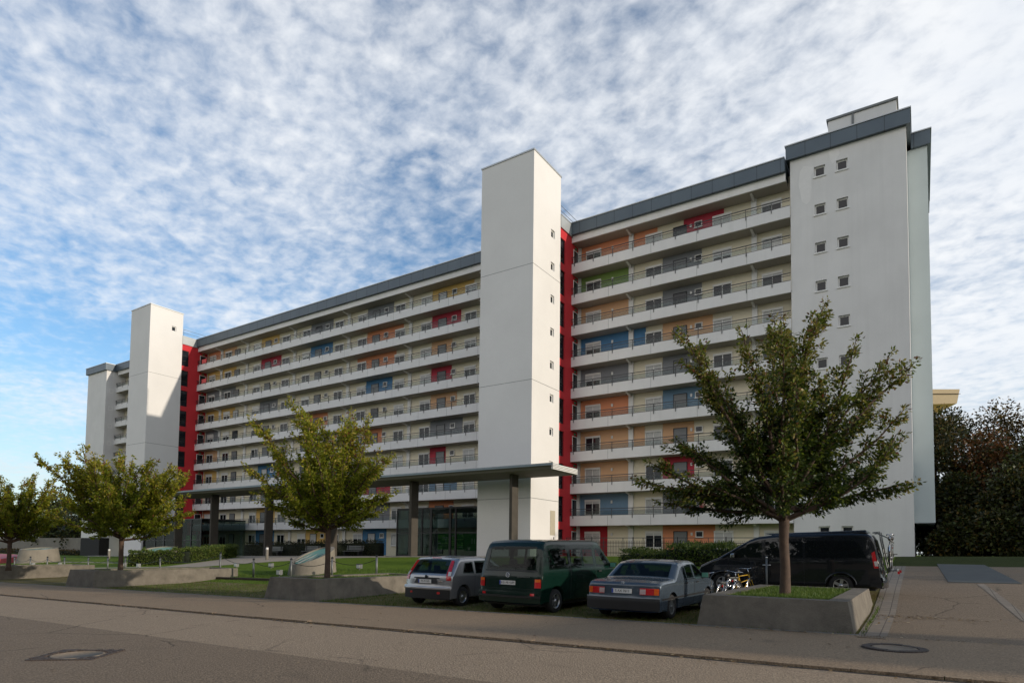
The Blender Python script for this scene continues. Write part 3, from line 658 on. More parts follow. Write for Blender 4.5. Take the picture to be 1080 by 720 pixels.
def end_block(x0, x1, y, zt, holes=()):
    m = MB(); m.box(x0, x1, y + .26, 60, -2.0, zt - 1.0); holed(m, 'y', y, y + .26, x0, x1, -2.0, zt - 1.0, holes); b = m.build('end_block', M['plaster'], H)
    m = MB(); m.box(x0 - .25, x1 + .25, y - .28, 60.2, zt - 1.0, zt); m.build('fascia', M['fascia'], H)
    m = MB(); m.box(x0 - .31, x1 + .31, y - .34, 60.26, zt, zt + .08); m.build('roof_edge', M['zinc'], H)
    return b
EW = [(x, 27.07 - 2.75 * k + (0 if k < 9 else -.70), .70, .74) for k in range(10) for x in (-5.58, -4.18)]
eb = end_block(XB, -0.40, 47.6, 29.4, EW)
for a, z, w, h in EW: hole_window('y', 47.6, 1, a, z, w, h, 'window', H)
m = MB(); m.box(-0.40, 0.78, 50.0, 60, 2.24, 28.0); m.build('set_back_block', plain('pale_blue_render', (0.50, 0.575, 0.59), 0.9, var=0.06, scale=0.35, fine=25, bump=0.15), H)
m = MB(); m.box(-0.15, 0.98, 49.75, 60.2, 28.0, 29.0); m.build('fascia', M['fascia'], H)
m = MB(); m.box(-0.15, 1.04, 49.69, 60.26, 29.0, 29.07); m.build('roof_edge', M['zinc'], H)
m = MB(); m.box(-5.3, -0.95, 50.4, 56, 29.4, 32.2); rhs = m.build('roof_house', M['plaster'], H)
m = MB(); m.box(-5.4, -0.85, 50.3, 56.1, 32.2, 32.36); m.box(-3.75, -3.6, 50.34, 50.4, 29.5, 32.2); m.build('roof_house_trim', M['greysteel'], rhs)
# patches of newer render on the end block
def blotch(pts, name='render_patch'):
    m = MB(); m.add([(x, 47.597, z) for x, z in pts] + [(x, 47.605, z) for x, z in pts], [list(range(len(pts)))]); m.build(name, M['patch'], eb)
M['patch'] = plain('new_render_patch', (0.715, 0.712, 0.70), 0.9, var=0.04)
blotch([(-6.75, 25.2), (-6.45, 24.9), (-6.2, 25.1), (-6.1, 26.0), (-6.15, 26.9), (-5.98, 27.1), (-5.95, 27.55), (-6.6, 27.75), (-6.85, 27.4), (-6.95, 26.5)])
blotch([(-5.0, 28.3), (-4.4, 28.3), (-4.3, 27.9), (-4.5, 27.5), (-4.75, 27.3), (-4.9, 27.6)])

# left end block
lb = end_block(LX0, LX1, LY, 28.5)
m = MB(); m.box(LX0 - .02, LX1 + .02, LY - .02, 47.4, -2, 1.25); m.build('shade_block', M['rubber'], H)  # black box in place of the shade under the overhanging block
LWN = [(LY + .75, 27.07 - 2.75 * k, .62, .66) for k in range(9)]
for a, z, w, h in LWN: hole_window('x', LX1 + .012, -1, a, z, w, h, 'vent_window', H, back=-.01, sill=False)
# two lift towers and their red stair wells
def tower(x0, x1, y0, y1, zt, small, grilles, tz):
    m = MB(); m.box(x0, x1 - .26, y0, y1, -2.0, zt); hl = [(y0 + 3.1, z, .60, .66) for z in small]
    holed(m, 'x', x1 - .26, x1, y0, y1, -2.0, zt, hl); t = m.build('lift_tower', M['tower'], H)
    m = MB(); m.box(x0 - .06, x1 + .06, y0 - .06, y1 + .06, zt, zt + .12); m.build('tower_cap', M['zinc'], t)
    m = MB()
    for z in (4.15, 13.38, 22.6): m.box(x0 - .003, x1 + .003, y0 - .003, y1 - .01, z - .018, z + .018)
    for z in (4.15, 13.38, 22.6): pass
    m.build('expansion_joint', M['greysteel'], t)
    for a, z, w, h in hl: hole_window('x', x1, -1, a, z, w, h, 'vent_window', H, sill=False, back=.12)
    for a, b, z0, z1 in grilles:
        g = MB(); g.box(x1, x1 + .02, a, b, z0, z1); n = int((z1 - z0) / .12)
        for k in range(n): g.box(x1 + .02, x1 + .03, a + .03, b - .03, z0 + .03 + k * .12, z0 + .09 + k * .12)
        g.build('grille', M['beigegrille'], t)
    return t
TZ = [15.26 + 2.75 * k for k in range(-3, 5)]
tower(X1, X2, 40.92, 45.32, 31.75, TZ, [(43.95, 44.75, 1.35, 3.35), (43.95, 44.75, -.1, .55)], 31.75)
tower(T2L, T2R, 40.92, 45.22, 31.5, [29.15], [], 31.5)
def stair(x0, x1, y0, yb):
    hl = [(yb + .02 + .47, 14.58 + 2.75 * k, .94, 2.12) for k in range(-5, 5)]
    m = MB(); m.box(x0, x1 - .26, yb - .02, YW + .1, -2, 27.45); holed(m, 'x', x1 - .26, x1, yb, YW + .1, -2, 27.45, hl)
    s_ = m.build('stair_well', M['redwall'], H)
    for a, z, w, h in hl: hole_window('x', x1, -1, a, z, w, h, 'stair_window', H, back=.10, sill=False, frame='darkframe', bars=2)
    m = MB(); m.box(x0, x1 + .12, yb, YW, 27.45, 28.50); m.build('fascia', M['zincfascia'], H)
    m = MB(); m.box(x0, x1 + .16, yb, YW, 28.50, 28.57); m.build('roof_edge', M['zinc'], H)
    g = MB()                                                # thin handrail of the roof
    for y in (yb + .2, YW - .3): g.tube([(x1 - .1, y, 28.5), (x1 - .1, y, 29.5)], .022, 6)
    for z in (29.05, 29.5): g.tube([(x1 - .1, yb + .1, z), (x1 - .1, YW, z)], .02, 6)
    g.build('roof_railing', M['greysteel'], H)
    for k, z in enumerate([-.52] + ZK):                     # landing doors opening to the balconies, each under a green exit sign
        d = MB(); zz = z + .22
        d.box(x1 - .02, x1 + .03, YF + .30, YF + .37, zz, zz + 2.1, 0); d.box(x1 - .02, x1 + .03, YF + 1.15, YF + 1.22, zz, zz + 2.1, 0)
        d.box(x1 - .02, x1 + .03, YF + .37, YF + 1.15, zz + 2.03, zz + 2.1, 0); d.box(x1, x1 + .015, YF + .37, YF + 1.15, zz, zz + 2.03, 1)
        d.build('landing_door', [M['frame_white'], M['pane']], H)
        d = MB(); d.box(x1, x1 + .035, YF + .60, YF + .95, zz + 2.2, zz + 2.36); d.build('exit_sign', M['exitgreen'], H)
    return s_
M['zincfascia'] = plain('pale_zinc_cladding', (0.36, 0.39, 0.40), 0.5, 0.3, var=0.06)
stair(X1, XA, 45.3, 45.33); stair(T2L, XD, 45.2, 45.23)
# glazed entrance halls
def lobby(x0, x1, y0, y1, z0, z1, mull):
    m = MB(); m.box(x0, x1, y0, y1, z1, z1 + .14); m.box(x0, x1, y0 - .03, y0 + .05, z0 - .5, z0 + .06)
    for x, w in mull: m.box(x - w / 2, x + w / 2, y0 - .06, y0 + .06, z0 - .3, z1)
    for zz in (z0 + 1.95,): m.box(x0, x1, y0 - .045, y0 + .045, zz - .05, zz + .05)
    f = m.build('hall_frame', M['darkframe'], H)
    m = MB(); m.box(x0, x1, y0 - .008, y0 + .008, z0, z1); m.box(x0 - .008, x0 + .008, y0, y1, z0, z1); m.box(x1 - .008, x1 + .008, y0, y1, z0, z1); m.build('hall_glazing', M['lobbyglass'], f)
    m = MB(); m.box(x0 + .1, x1 - .1, y0 + .1, y1, z0 - .3, z0 + .01); m.build('hall_floor', M['retwall'], f)
    return f
lobby(-39.3, X1 - .02, 41.2, 46.8, -.45, 3.55, [(-39.25, .12), (-37.55, .16), (-36.3, .10), (-35.3, .22), (-33.2, .22), (-32.6, .16), (-30.3, .1)])
lobby(-83.3, -70.2, 41.2, 46.8, -1.1, 3.25, [(-83.2, .3), (-80.4, .14), (-78.4, .3), (-75.9, .2), (-74.5, .16), (-72.4, .2), (-70.3, .16)])
def mural(x0, x1, y, z0, z1, seed, kind):
    e = MB(); e.box(x0, x1, y, y + .05, z0, z1); b = e.build('mural_panel', M['muralgreen'], H)
    r = random.Random(seed); e = MB(); e2 = MB()
    if kind == 'stripes':
        n = 9
        for i in range(n):
            z = z0 + (z1 - z0) * (i + .15) / n; x = x0
            while x < x1 - .1:
                w = r.uniform(.15, .6); x2 = min(x1 - .03, x + w)
                if r.random() < .55: (e if r.random() < .7 else e2).box(x, x2, y - .012, y, z, z + (z1 - z0) / n * .62)
                x = x2 + .05
    else:
        for i in range(4): e2.box(x0 + (x1 - x0) * (.42 + .14 * i), x0 + (x1 - x0) * (.46 + .14 * i), y - .012, y, z0 + .38 * (z1 - z0), z0 + .66 * (z1 - z0))
    if e.v: e.build('mural_mark', M['murallight'], b)
    if e2.v: e2.build('mural_mark', M['muralwhite'], b)
mural(-36.2, -33.3, 43.2, .1, 1.55, 4, 'stripes'); mural(-33.25, -31.3, 43.2, .0, 1.6, 5, 'bars')
mural(-75.3, -73.0, 42.2, -.2, 1.45, 6, 'stripes'); mural(-77.4, -76.0, 42.2, -.1, 1.3, 7, 'plain')

# ------------------------------------------------------------------ entrance canopy on thin concrete columns
K = empty('entrance_canopy', (-46, 38.7, -0.6), 'long flat grey canopy on slim concrete columns before the apartment block', 'canopy')
m = MB(); cx0, cx1, cy0, cy1 = -71.5, -20.95, 36.9, 40.55
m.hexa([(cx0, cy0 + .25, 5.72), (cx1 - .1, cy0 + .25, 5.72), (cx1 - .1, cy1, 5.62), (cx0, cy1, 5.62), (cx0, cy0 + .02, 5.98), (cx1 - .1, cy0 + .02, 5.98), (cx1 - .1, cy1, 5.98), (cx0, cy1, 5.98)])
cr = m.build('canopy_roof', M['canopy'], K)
m = MB(); m.box(cx0 - .02, cx1, cy0 - .04, cy0 + .02, 5.92, 6.09); m.box(cx0 - .02, cx1, cy0 + .02, cy1 + .02, 5.99, 6.06); m.build('metal_edge', M['canopy_edge'], K)
m = MB()
for k in range(4): m.box(cx1 - .1, cx1 + .04, cy0 + .03, cy1, 5.66 + k * .10, 5.72 + k * .10)
m.build('end_louvre', M['louvre'], K)
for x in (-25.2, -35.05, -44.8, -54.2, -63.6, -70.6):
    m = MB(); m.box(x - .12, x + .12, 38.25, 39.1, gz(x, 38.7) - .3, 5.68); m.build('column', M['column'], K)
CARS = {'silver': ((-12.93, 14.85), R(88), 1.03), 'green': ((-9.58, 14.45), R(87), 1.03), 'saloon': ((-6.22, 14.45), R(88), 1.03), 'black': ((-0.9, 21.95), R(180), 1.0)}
SH_Y0, SH_Y1 = 15.8, 19.3
# ------------------------------------------------------------------ concrete planters along the pavement
def planter(x0, x1, yb, top, label, bat_l=.22, bat_r=.22, thick=.38, back=True, inner=None):
    """battered concrete upstand: front wall, two side walls running back to yb, and a bed of grass inside"""
    y0 = 14.24; zf0 = gz(x0, y0); zf1 = gz(x1, y0)
    e = empty('concrete_planter', ((x0 + x1) / 2, y0 + 1.5, (zf0 + zf1) / 2), label, 'planter', 'concrete planters along the pavement')
    xa, xb = x0 + bat_l, x1 - bat_r; yt = y0 + .16; D = -.6
    m = MB()
    m.hexa([(x0, y0, zf0 + D), (x1, y0, zf1 + D), (xb - thick, yt + thick, zf1 + D), (xa + thick, yt + thick, zf0 + D), (xa, yt, top), (xb, yt, top), (xb - thick, yt + thick, top), (xa + thick, yt + thick, top)])
    n = 6
    for s, xo, xt in ((0, x0, xa), (1, x1, xb)):
        sg = 1 if s == 0 else -1
        for i in range(n):
            ya = yt if i == 0 else yt + (yb - yt) * i / n; yc = yt + (yb - yt) * (i + 1) / n
            xo_i = xo if i else xo
            pa = [(xo, y0 if i == 0 else ya, gz(xo, ya) + D), (xo, yc, gz(xo, yc) + D), (xt + sg * thick, yc, gz(xo, yc) + D), (xt + sg * thick, (yt + thick) if i == 0 else ya, gz(xo, ya) + D)]
            pt = [(xt, ya, top), (xt, yc, top), (xt + sg * thick, yc, top), (xt + sg * thick, (yt + thick) if i == 0 else ya, top)]
            m.hexa(pa + pt)
    if back: m.box(xa + thick + .002, xb - thick - .002, yb - thick, yb, gz(x0, yb) + D, top - .004)
    w = m.build('planter_wall', M['concrete'], e)
    ix0, ix1, iy0, iy1 = xa + thick + .004, xb - thick - .004, yt + thick + .004, yb - (thick if back else 0) - .004
    m = MB(); nx, ny = 14, 24; rr = random.Random(int(x0 * 7)); vs = []
    ze = top - .10
    for j in range(ny + 1):
        for i in range(nx + 1):
            ed = min(i, nx - i, 3) / 3 * min(j, ny - j, 3) / 3
            vs.append((ix0 + (ix1 - ix0) * i / nx, iy0 + (iy1 - iy0) * j / ny, ze + .05 * ed + rr.uniform(-.02, .02)))
    m.add(vs, [(j * (nx + 1) + i, j * (nx + 1) + i + 1, (j + 1) * (nx + 1) + i + 1, (j + 1) * (nx + 1) + i) for j in range(ny) for i in range(nx)])
    m.build('grass_bed', M['lawn'], e)
    return e, (ix0, ix1, iy0, iy1, ze)
p1, b1 = planter(-4.42, -1.06, 20.4, -0.86, 'broad low concrete planter nearest the driveway, a wide leafy tree in it')
p2, b2 = planter(-20.35, -17.35, 20.5, -0.98, 'concrete planter left of the silver hatchback with a rust stained tree trunk', .35, .1)
p3, b3 = planter(-36.65, -33.5, 22.0, -1.14, 'concrete planter with dark front end left of the path, second tree from the left', .4, .1)
p4, b4 = planter(-52.9, -49.4, 21.2, -1.30, 'concrete planter at the left end, its long pale side wall facing the road gap', .4, .1)
def blades(name, boxes, n, h, mat, seed, label):
    r = np.random.default_rng(seed); V = []; F = []
    tot = sum((b[1] - b[0]) * (b[3] - b[2]) for b in boxes)
    for b in boxes:
        k = int(n * (b[1] - b[0]) * (b[3] - b[2]) / tot)
        x = r.uniform(b[0], b[1], k); y = r.uniform(b[2], b[3], k)
        z = np.array([gz(a, c) for a, c in zip(x, y)]) if b[4] is None else np.full(k, b[4])
        a = r.uniform(0, 6.28, k); w = .010; hh = h * r.uniform(.5, 1.3, k); lean = r.normal(0, .35, (k, 2))
        dx, dy = np.cos(a) * w, np.sin(a) * w; o = len(V) and sum(len(q) for q in V)
        P = np.stack([np.stack([x - dx, y - dy, z - .01], 1), np.stack([x + dx, y + dy, z - .01], 1), np.stack([x + dx * .2 + lean[:, 0] * hh, y + dy * .2 + lean[:, 1] * hh, z + hh], 1), np.stack([x - dx * .2 + lean[:, 0] * hh, y - dy * .2 + lean[:, 1] * hh, z + hh], 1)], 1).reshape(-1, 3)
        F.append(np.arange(len(P)).reshape(-1, 4) + o); V.append(P)
    o = bpy.data.objects.new(name, rawmesh(name, np.concatenate(V), np.concatenate(F), [mat])); COL.objects.link(o)
    tag(o, label, 'grass', kind='stuff'); return o
blades('grass', [(b1[0], b1[1], b1[2], b1[3], b1[4] + .04)], 9000, .075, 'blade', 1, 'short green grass growing inside the nearest planter')
blades('grass', [(-17.2, -4.6, 14.3, 19.5, None), (-33.4, -20.5, 14.3, 21, None), (-1.12, -0.98, 14.6, 22, None)], 16000, .05, 'blade', 2, 'thin grass growing between the pavers of the parking bays')
blades('grass', [(-34, -20, 21, 27, None), (-17, -12, 22, 30, None), (b2[0], b2[1], b2[2], b2[3], b2[4] + .04)], 16000, .06, 'blade', 3, 'mown grass blades along the front of the lawn')
blades('grass', [(-4.5, -1.0, 14.225, 14.25, None), (-20.5, -17.2, 14.225, 14.25, None), (-36.8, -33.4, 14.225, 14.25, None), (-1.05, -1.0, 14.3, 20, None), (-17.3, -17.15, 14.3, 20, None)], 900, .07, 'blade', 5, 'weeds growing along the foot of the concrete planters')
# timber edging at the head of the empty bay
o = MB(); o.hexa([(-34.0, 20.62, gz(-34, 20.6) - .1), (-20.4, 20.72, gz(-20.4, 20.7) - .1), (-20.4, 20.95, gz(-20.4, 20.7) - .1), (-34.0, 20.85, gz(-34, 20.6) - .1), (-34.0, 20.62, gz(-34, 20.6) + .13), (-20.4, 20.72, gz(-20.4, 20.7) + .13), (-20.4, 20.95, gz(-20.4, 20.7) + .13), (-34.0, 20.85, gz(-34, 20.6) + .13)])
tag(o.build('timber_edging', M['timber'], bevel=.02), 'dark timber edging lying at the head of the empty grass parking bay', 'edging')
# low wall behind the parked cars
m = MB(); m.box(-17.3, -12.6, 20.15, 20.5, -2.2, -1.02); tag(m.build('low_wall', M['concrete'], bevel=.02), 'low pale concrete wall behind the silver hatchback', 'wall')

# ------------------------------------------------------------------ trees
def leaf_quads(P, Dn, n_per, rad, L, W, r, droop=.5):
    """leaf diamonds scattered round the points P (k,3); Dn the local branch directions"""
    idx = np.repeat(np.arange(len(P)), n_per); k = len(idx)
    off = r.normal(0, 1, (k, 3)); off /= np.linalg.norm(off, axis=1, keepdims=True) + 1e-9; off *= (r.random((k, 1)) ** .6) * rad
    off[:, 2] *= .8
    c = P[idx] + off
    d = Dn[idx] * .8 + off / (rad + 1e-6) * .7 + r.normal(0, .45, (k, 3)); d[:, 2] -= droop
    d /= np.linalg.norm(d, axis=1, keepdims=True) + 1e-9
    s = np.cross(d, r.normal(0, 1, (k, 3)) + np.array([0, 0, 1.2])); s /= np.linalg.norm(s, axis=1, keepdims=True) + 1e-9
    l = L * r.uniform(.65, 1.25, (k, 1)); w = W * r.uniform(.7, 1.2, (k, 1))
    nrm = np.cross(d, s)
    V = np.stack([c, c + d * l * .5 + s * w * .5 + nrm * l * .07, c + d * l, c + d * l * .5 - s * w * .5 + nrm * l * .07], 1).reshape(-1, 3)
    return V, np.arange(4 * k).reshape(-1, 4), idx
def cherry(name, base, fork, top, spread, seed, label, mats, tips, group, nl=17, leafL=.125, dens=30, lean=(0, 0), rad0=.115, flat=1.0, limb_dirs=None, SB=.30, tmax=74, lr=.125, pw=.72, tips_at=()):
    r = np.random.default_rng(seed); rr = random.Random(seed); base = Vector(base)
    e = empty(name, base, label, 'tree', group)
    tm = MB(); fk = base + Vector((lean[0] * .4, lean[1] * .4, fork))
    tm.tube([base - Vector((0, 0, .15)), base + Vector((0, 0, .08)), base + Vector((lean[0] * .05 + .01, 0, fork * .35)), base + Vector((lean[0] * .2 - .02, .01, fork * .7)), fk, fk + Vector((lean[0] * .2, 0, .45))],
            [rad0 * 1.5, rad0 * 1.15, rad0 * .98, rad0 * .95, rad0 * 1.1, rad0 * .6], 12)
    limbs = []
    LD = limb_dirs or [(i / nl * 2 * math.pi * 2.618 + seed, None) for i in range(nl)]
    pts_all = []; dir_all = []; tipf = []
    def grow(p, d, L, rad, level, upw):
        n = max(4, int(L / .22)); q = p.copy(); dd = d.copy(); pts = [q.copy()]
        for i in range(n):
            dd = (dd + Vector((rr.gauss(0, .06), rr.gauss(0, .06), upw + rr.gauss(0, .04)))).normalized(); q = q + dd * (L / n); pts.append(q.copy())
        tm.tube(pts, [max(.004, rad * (1 - .85 * i / n)) for i in range(n + 1)], 6 if level == 0 else 4, cap=False)
        for i in range(n + 1):
            t = i / n
            if (level == 0 and t > .22) or level == 1 and t > .1 or level == 2:
                pts_all.append(pts[i]); dir_all.append((pts[min(i + 1, n)] - pts[max(0, i - 1)]).normalized()); tipf.append(t if level < 2 else .6 + .4 * t)
        if level < 2:
            m = int(L / (.30 if level == 0 else .36))
            for j in range(m):
                t = .16 + .76 * (j + rr.random()) / m; i = min(n - 1, int(t * n)); a = (pts[i + 1] - pts[i]).normalized()
                ax = a.orthogonal(); ax.rotate(Quaternion(a, rr.uniform(0, 6.28))); b = (a * rr.uniform(.75, 1.1) + ax.normalized() * rr.uniform(.45, .85) + Vector((0, 0, .12))).normalized()
                ll = L * (1 - t * .75) * (SB if level == 0 else .42) * rr.uniform(.65, 1.15)
                if ll > .22: grow(pts[i], b, ll, rad * (1 - .8 * t) * .55, level + 1, .01)
    rt_, fw_ = Vector((.836, .548, 0)), Vector((-.548, .836, 0))
    for dx, h in tips_at:                        # long limbs, each ending where a spray of the crown ends
        v = rt_ * dx + fw_ * rr.uniform(-.8, .8) * (1 if abs(dx) > 1 else 1.4) + Vector((0, 0, h - fork)); st = fk + Vector((0, 0, rr.uniform(-.15, .15) if v.normalized().z < .5 else rr.uniform(0, .5)))
        v = v + fk - st; grow(st, (v.normalized() - Vector((0, 0, .10 * (1 - v.normalized().z)))).normalized(), v.length, rad0 * .55, 0, .010)
    for i in range(nl):
        if limb_dirs: az, tilt, ln = limb_dirs[i]
        else:
            az = i * 2.39996 + seed * .7; u = (i + .5) / nl
            tilt = R(6 + tmax * u ** pw); ln = None
        d = Vector((math.cos(az) * math.sin(tilt), math.sin(az) * math.sin(tilt) * flat, math.cos(tilt))).normalized()
        hv = top - fork
        if ln is None:
            ln = hv / max(.5, math.cos(tilt) + .02) if math.cos(tilt) > hv / math.hypot(hv, spread) else spread / math.sin(tilt)
            ln *= rr.uniform(.86, 1.04)
        st = fk + Vector((0, 0, rr.uniform(-.15, .55) if tilt < R(55) else rr.uniform(-.2, .2)))
        grow(st, d, ln, rad0 * .55, 0, .028 if tilt > R(45) else .012)
    tm.build('trunk', M['bark'], e, recalc=False)
    P = np.array([tuple(p) for p in pts_all]); Dn = np.array([tuple(p) for p in dir_all]); T = np.array(tipf)
    V, F, idx = leaf_quads(P, Dn, dens, lr, leafL, leafL * .5, r)
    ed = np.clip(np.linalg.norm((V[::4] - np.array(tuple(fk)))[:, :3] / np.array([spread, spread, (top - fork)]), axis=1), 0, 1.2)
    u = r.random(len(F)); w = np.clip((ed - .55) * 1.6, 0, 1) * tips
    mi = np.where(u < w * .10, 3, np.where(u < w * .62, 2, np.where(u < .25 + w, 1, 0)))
    V = V - np.array(tuple(base)); me = rawmesh('crown', V, F, mats, mi)
    o = bpy.data.objects.new('crown', me); COL.objects.link(o); o.parent = e
    print(name, 'leaves', len(F)); return e
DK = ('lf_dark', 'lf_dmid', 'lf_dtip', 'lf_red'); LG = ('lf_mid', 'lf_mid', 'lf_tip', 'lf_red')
GT = 'street trees in the concrete planters'
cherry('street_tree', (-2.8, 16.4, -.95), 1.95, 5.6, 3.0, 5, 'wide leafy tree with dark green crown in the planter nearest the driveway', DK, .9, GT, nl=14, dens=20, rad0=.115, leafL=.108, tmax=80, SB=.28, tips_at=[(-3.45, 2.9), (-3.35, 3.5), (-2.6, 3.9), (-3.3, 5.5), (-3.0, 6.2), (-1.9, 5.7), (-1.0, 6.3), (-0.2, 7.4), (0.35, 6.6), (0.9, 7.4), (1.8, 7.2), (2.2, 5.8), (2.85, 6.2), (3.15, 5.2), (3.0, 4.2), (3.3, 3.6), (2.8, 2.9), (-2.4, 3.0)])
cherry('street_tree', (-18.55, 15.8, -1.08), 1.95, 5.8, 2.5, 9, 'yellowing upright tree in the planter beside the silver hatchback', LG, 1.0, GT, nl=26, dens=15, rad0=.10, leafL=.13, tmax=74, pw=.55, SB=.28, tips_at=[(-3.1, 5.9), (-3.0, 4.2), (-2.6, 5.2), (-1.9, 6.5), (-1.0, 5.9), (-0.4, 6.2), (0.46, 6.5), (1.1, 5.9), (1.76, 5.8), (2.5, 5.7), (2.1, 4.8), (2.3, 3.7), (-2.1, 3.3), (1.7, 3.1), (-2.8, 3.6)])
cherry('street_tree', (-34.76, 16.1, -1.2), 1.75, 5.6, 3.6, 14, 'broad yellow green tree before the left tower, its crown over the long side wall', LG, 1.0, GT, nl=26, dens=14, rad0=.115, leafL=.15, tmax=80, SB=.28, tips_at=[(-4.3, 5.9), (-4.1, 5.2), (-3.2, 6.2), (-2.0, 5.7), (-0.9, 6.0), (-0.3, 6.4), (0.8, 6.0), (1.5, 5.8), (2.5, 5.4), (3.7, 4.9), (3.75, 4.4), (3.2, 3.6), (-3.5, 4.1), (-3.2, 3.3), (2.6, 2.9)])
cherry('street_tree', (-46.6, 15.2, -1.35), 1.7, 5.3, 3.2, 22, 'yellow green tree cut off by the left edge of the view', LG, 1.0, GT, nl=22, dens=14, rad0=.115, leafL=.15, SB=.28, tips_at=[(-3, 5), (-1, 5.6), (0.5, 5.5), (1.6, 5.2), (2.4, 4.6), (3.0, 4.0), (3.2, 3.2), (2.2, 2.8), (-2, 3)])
# ------------------------------------------------------------------ hedges
def hedge(pts, w, h, label, seed, dens=260, L=.09, mat='hedge'):
    r = np.random.default_rng(seed); P = []; Nn = []; core = MB()
    for (a, b) in zip(pts[:-1], pts[1:]):
        a = np.array(a); b = np.array(b); d = b - a; ln = np.hypot(*d); d = d / ln; n = np.array([-d[1], d[0]])
        q = []
        for pt in (a, b):
            for sgn in (-1, 1): c = pt + n * sgn * (w / 2 - .13); q.append((c[0], c[1]))
        (p0, p1_, p2_, p3_) = q; z = lambda pp: gz(*pp)
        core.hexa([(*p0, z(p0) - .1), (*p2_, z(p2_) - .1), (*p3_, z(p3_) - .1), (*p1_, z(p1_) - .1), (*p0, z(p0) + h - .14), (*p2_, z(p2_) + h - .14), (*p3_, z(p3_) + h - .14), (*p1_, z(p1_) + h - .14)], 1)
        per = 2 * h + w; k = int(dens * ln * per); t = r.random(k) * ln; s = r.random(k) * per
        side = np.where(s < h, -1, np.where(s < h + w, 0, 1)); off = np.where(side == 0, s - h - w / 2, side * w / 2); zz = np.where(side == -1, s, np.where(side == 0, h, s - h - w))
        wob = .08 * np.sin(t * 2.1) + .07 * np.sin(t * 5.7 + 1) + .05 * np.sin(t * 11.3 + 2); inn = r.random(k) * .16 - np.abs(r.normal(0, .05, k))
        off = np.where(side == 0, off, off - side * inn); zz = np.where(side == 0, zz + wob - inn, zz)
        xy = a + d * t[:, None] + n * off[:, None]; g = np.array([gz(*q_) for q_ in xy])
        P.append(np.column_stack([xy, g + zz])); nn = np.zeros((k, 3)); nn[:, :2] = n * side[:, None]; nn[:, 2] = (side == 0) * 1.0 + .25; Nn.append(nn)
    P = np.concatenate(P); Nn = np.concatenate(Nn); V, F, _ = leaf_quads(P, Nn, 1, .07, L, L * .6, r, .1)
    o0 = len(V); V = np.concatenate([V, np.array(core.v)]); F = np.concatenate([F, np.array(core.f) + o0]); mi = np.concatenate([np.zeros(len(F) - len(core.f)), np.ones(len(core.f))])
    o = bpy.data.objects.new('hedge', rawmesh('hedge', V, F, [mat, 'hedgecore'], mi)); COL.objects.link(o); return tag(o, label, 'hedge')
hedge([(-54.8, 26.0), (-52.6, 29.4), (-54.6, 33.0), (-56.6, 36.4)], 1.1, 1.1, 'clipped leafy hedge rising along the left side of the light path', 1, 420, .13)
hedge([(-61.5, 41.4), (-41.5, 41.4)], 1.2, 1.35, 'long dark hedge behind the benches under the canopy', 2, 110, .12, 'wd_dark')
hedge([(-13.9, 33.0), (-11.2, 32.4)], 1.3, .62, 'low end of the leafy hedge behind the front of the dark green van', 3, 260, .15)
hedge([(-11.0, 32.4), (-9.2, 31.9), (-6.6, 31.4)], 1.6, .92, 'taller bushy hedge between the saloon and the black van', 6, 260, .15)
hedge([(-66.5, 24.2), (-66.0, 24.4)], .5, .25, 'small low shrub clump on the lawn by the far skylight cone', 4, 200)
# ------------------------------------------------------------------ concrete skylight cones on the lawn
def cone(x, y, r0, r1, h_lo, h_hi, az, label):
    z = gz(x, y); e = empty('skylight_cone', (x, y, z), label, 'skylight', 'concrete skylight cones on the lawn'); n = 48; m = MB()
    def ring(rad, f): return [(x + rad * math.cos(t), y + rad * math.sin(t), f(t)) for t in [2 * math.pi * k / n for k in range(n)]]
    top = lambda t: z + (h_lo + h_hi) / 2 + (h_hi - h_lo) / 2 * math.cos(t - az)
    ra = ring(r0, lambda t: z - .5); rb = ring(r1, top); rc = ring(r1 - .22, top); rd = ring(r1 - .22, lambda t: top(t) - .12)
    m.add(ra + rb + rc + rd, [(q * n + k, q * n + (k + 1) % n, (q + 1) * n + (k + 1) % n, (q + 1) * n + k) for q in range(3) for k in range(n)])
    m.build('cone_wall', M['cone'], e, recalc=True)
    m = MB(); a = ring(r1 - .23, lambda t: top(t) - .09); m.add(a, [list(range(n))]); lid = m.build('glass_lid', M['lidglass'], e)
    m = MB(); u = Vector((math.cos(az), math.sin(az), (h_hi - h_lo) / (2 * r1))); w = Vector((-math.sin(az), math.cos(az), 0)); c = Vector((x, y, z + (h_lo + h_hi) / 2 - .07))
    for k in (-1, 0, 1): m.obox(c + w * k * r1 * .45, u, w, u.cross(w), (r1 - .25) * (1 if k == 0 else .85), .025, .02)
    m.build('glazing_bar', M['greysteel'], lid)
    return e
cone(-29.6, 24.1, 1.42, 1.22, .52, 1.55, R(82), 'concrete skylight cone with slanted green glass lid beside the nearer lawn path')
cone(-59.0, 30.5, 1.75, 1.55, .85, 1.42, R(115), 'round concrete skylight with pale green lid behind the clipped hedge')
cone(-78.5, 28.2, 2.05, 1.65, 1.30, 1.60, R(118), 'plain concrete skylight cone at the far left of the lawn')
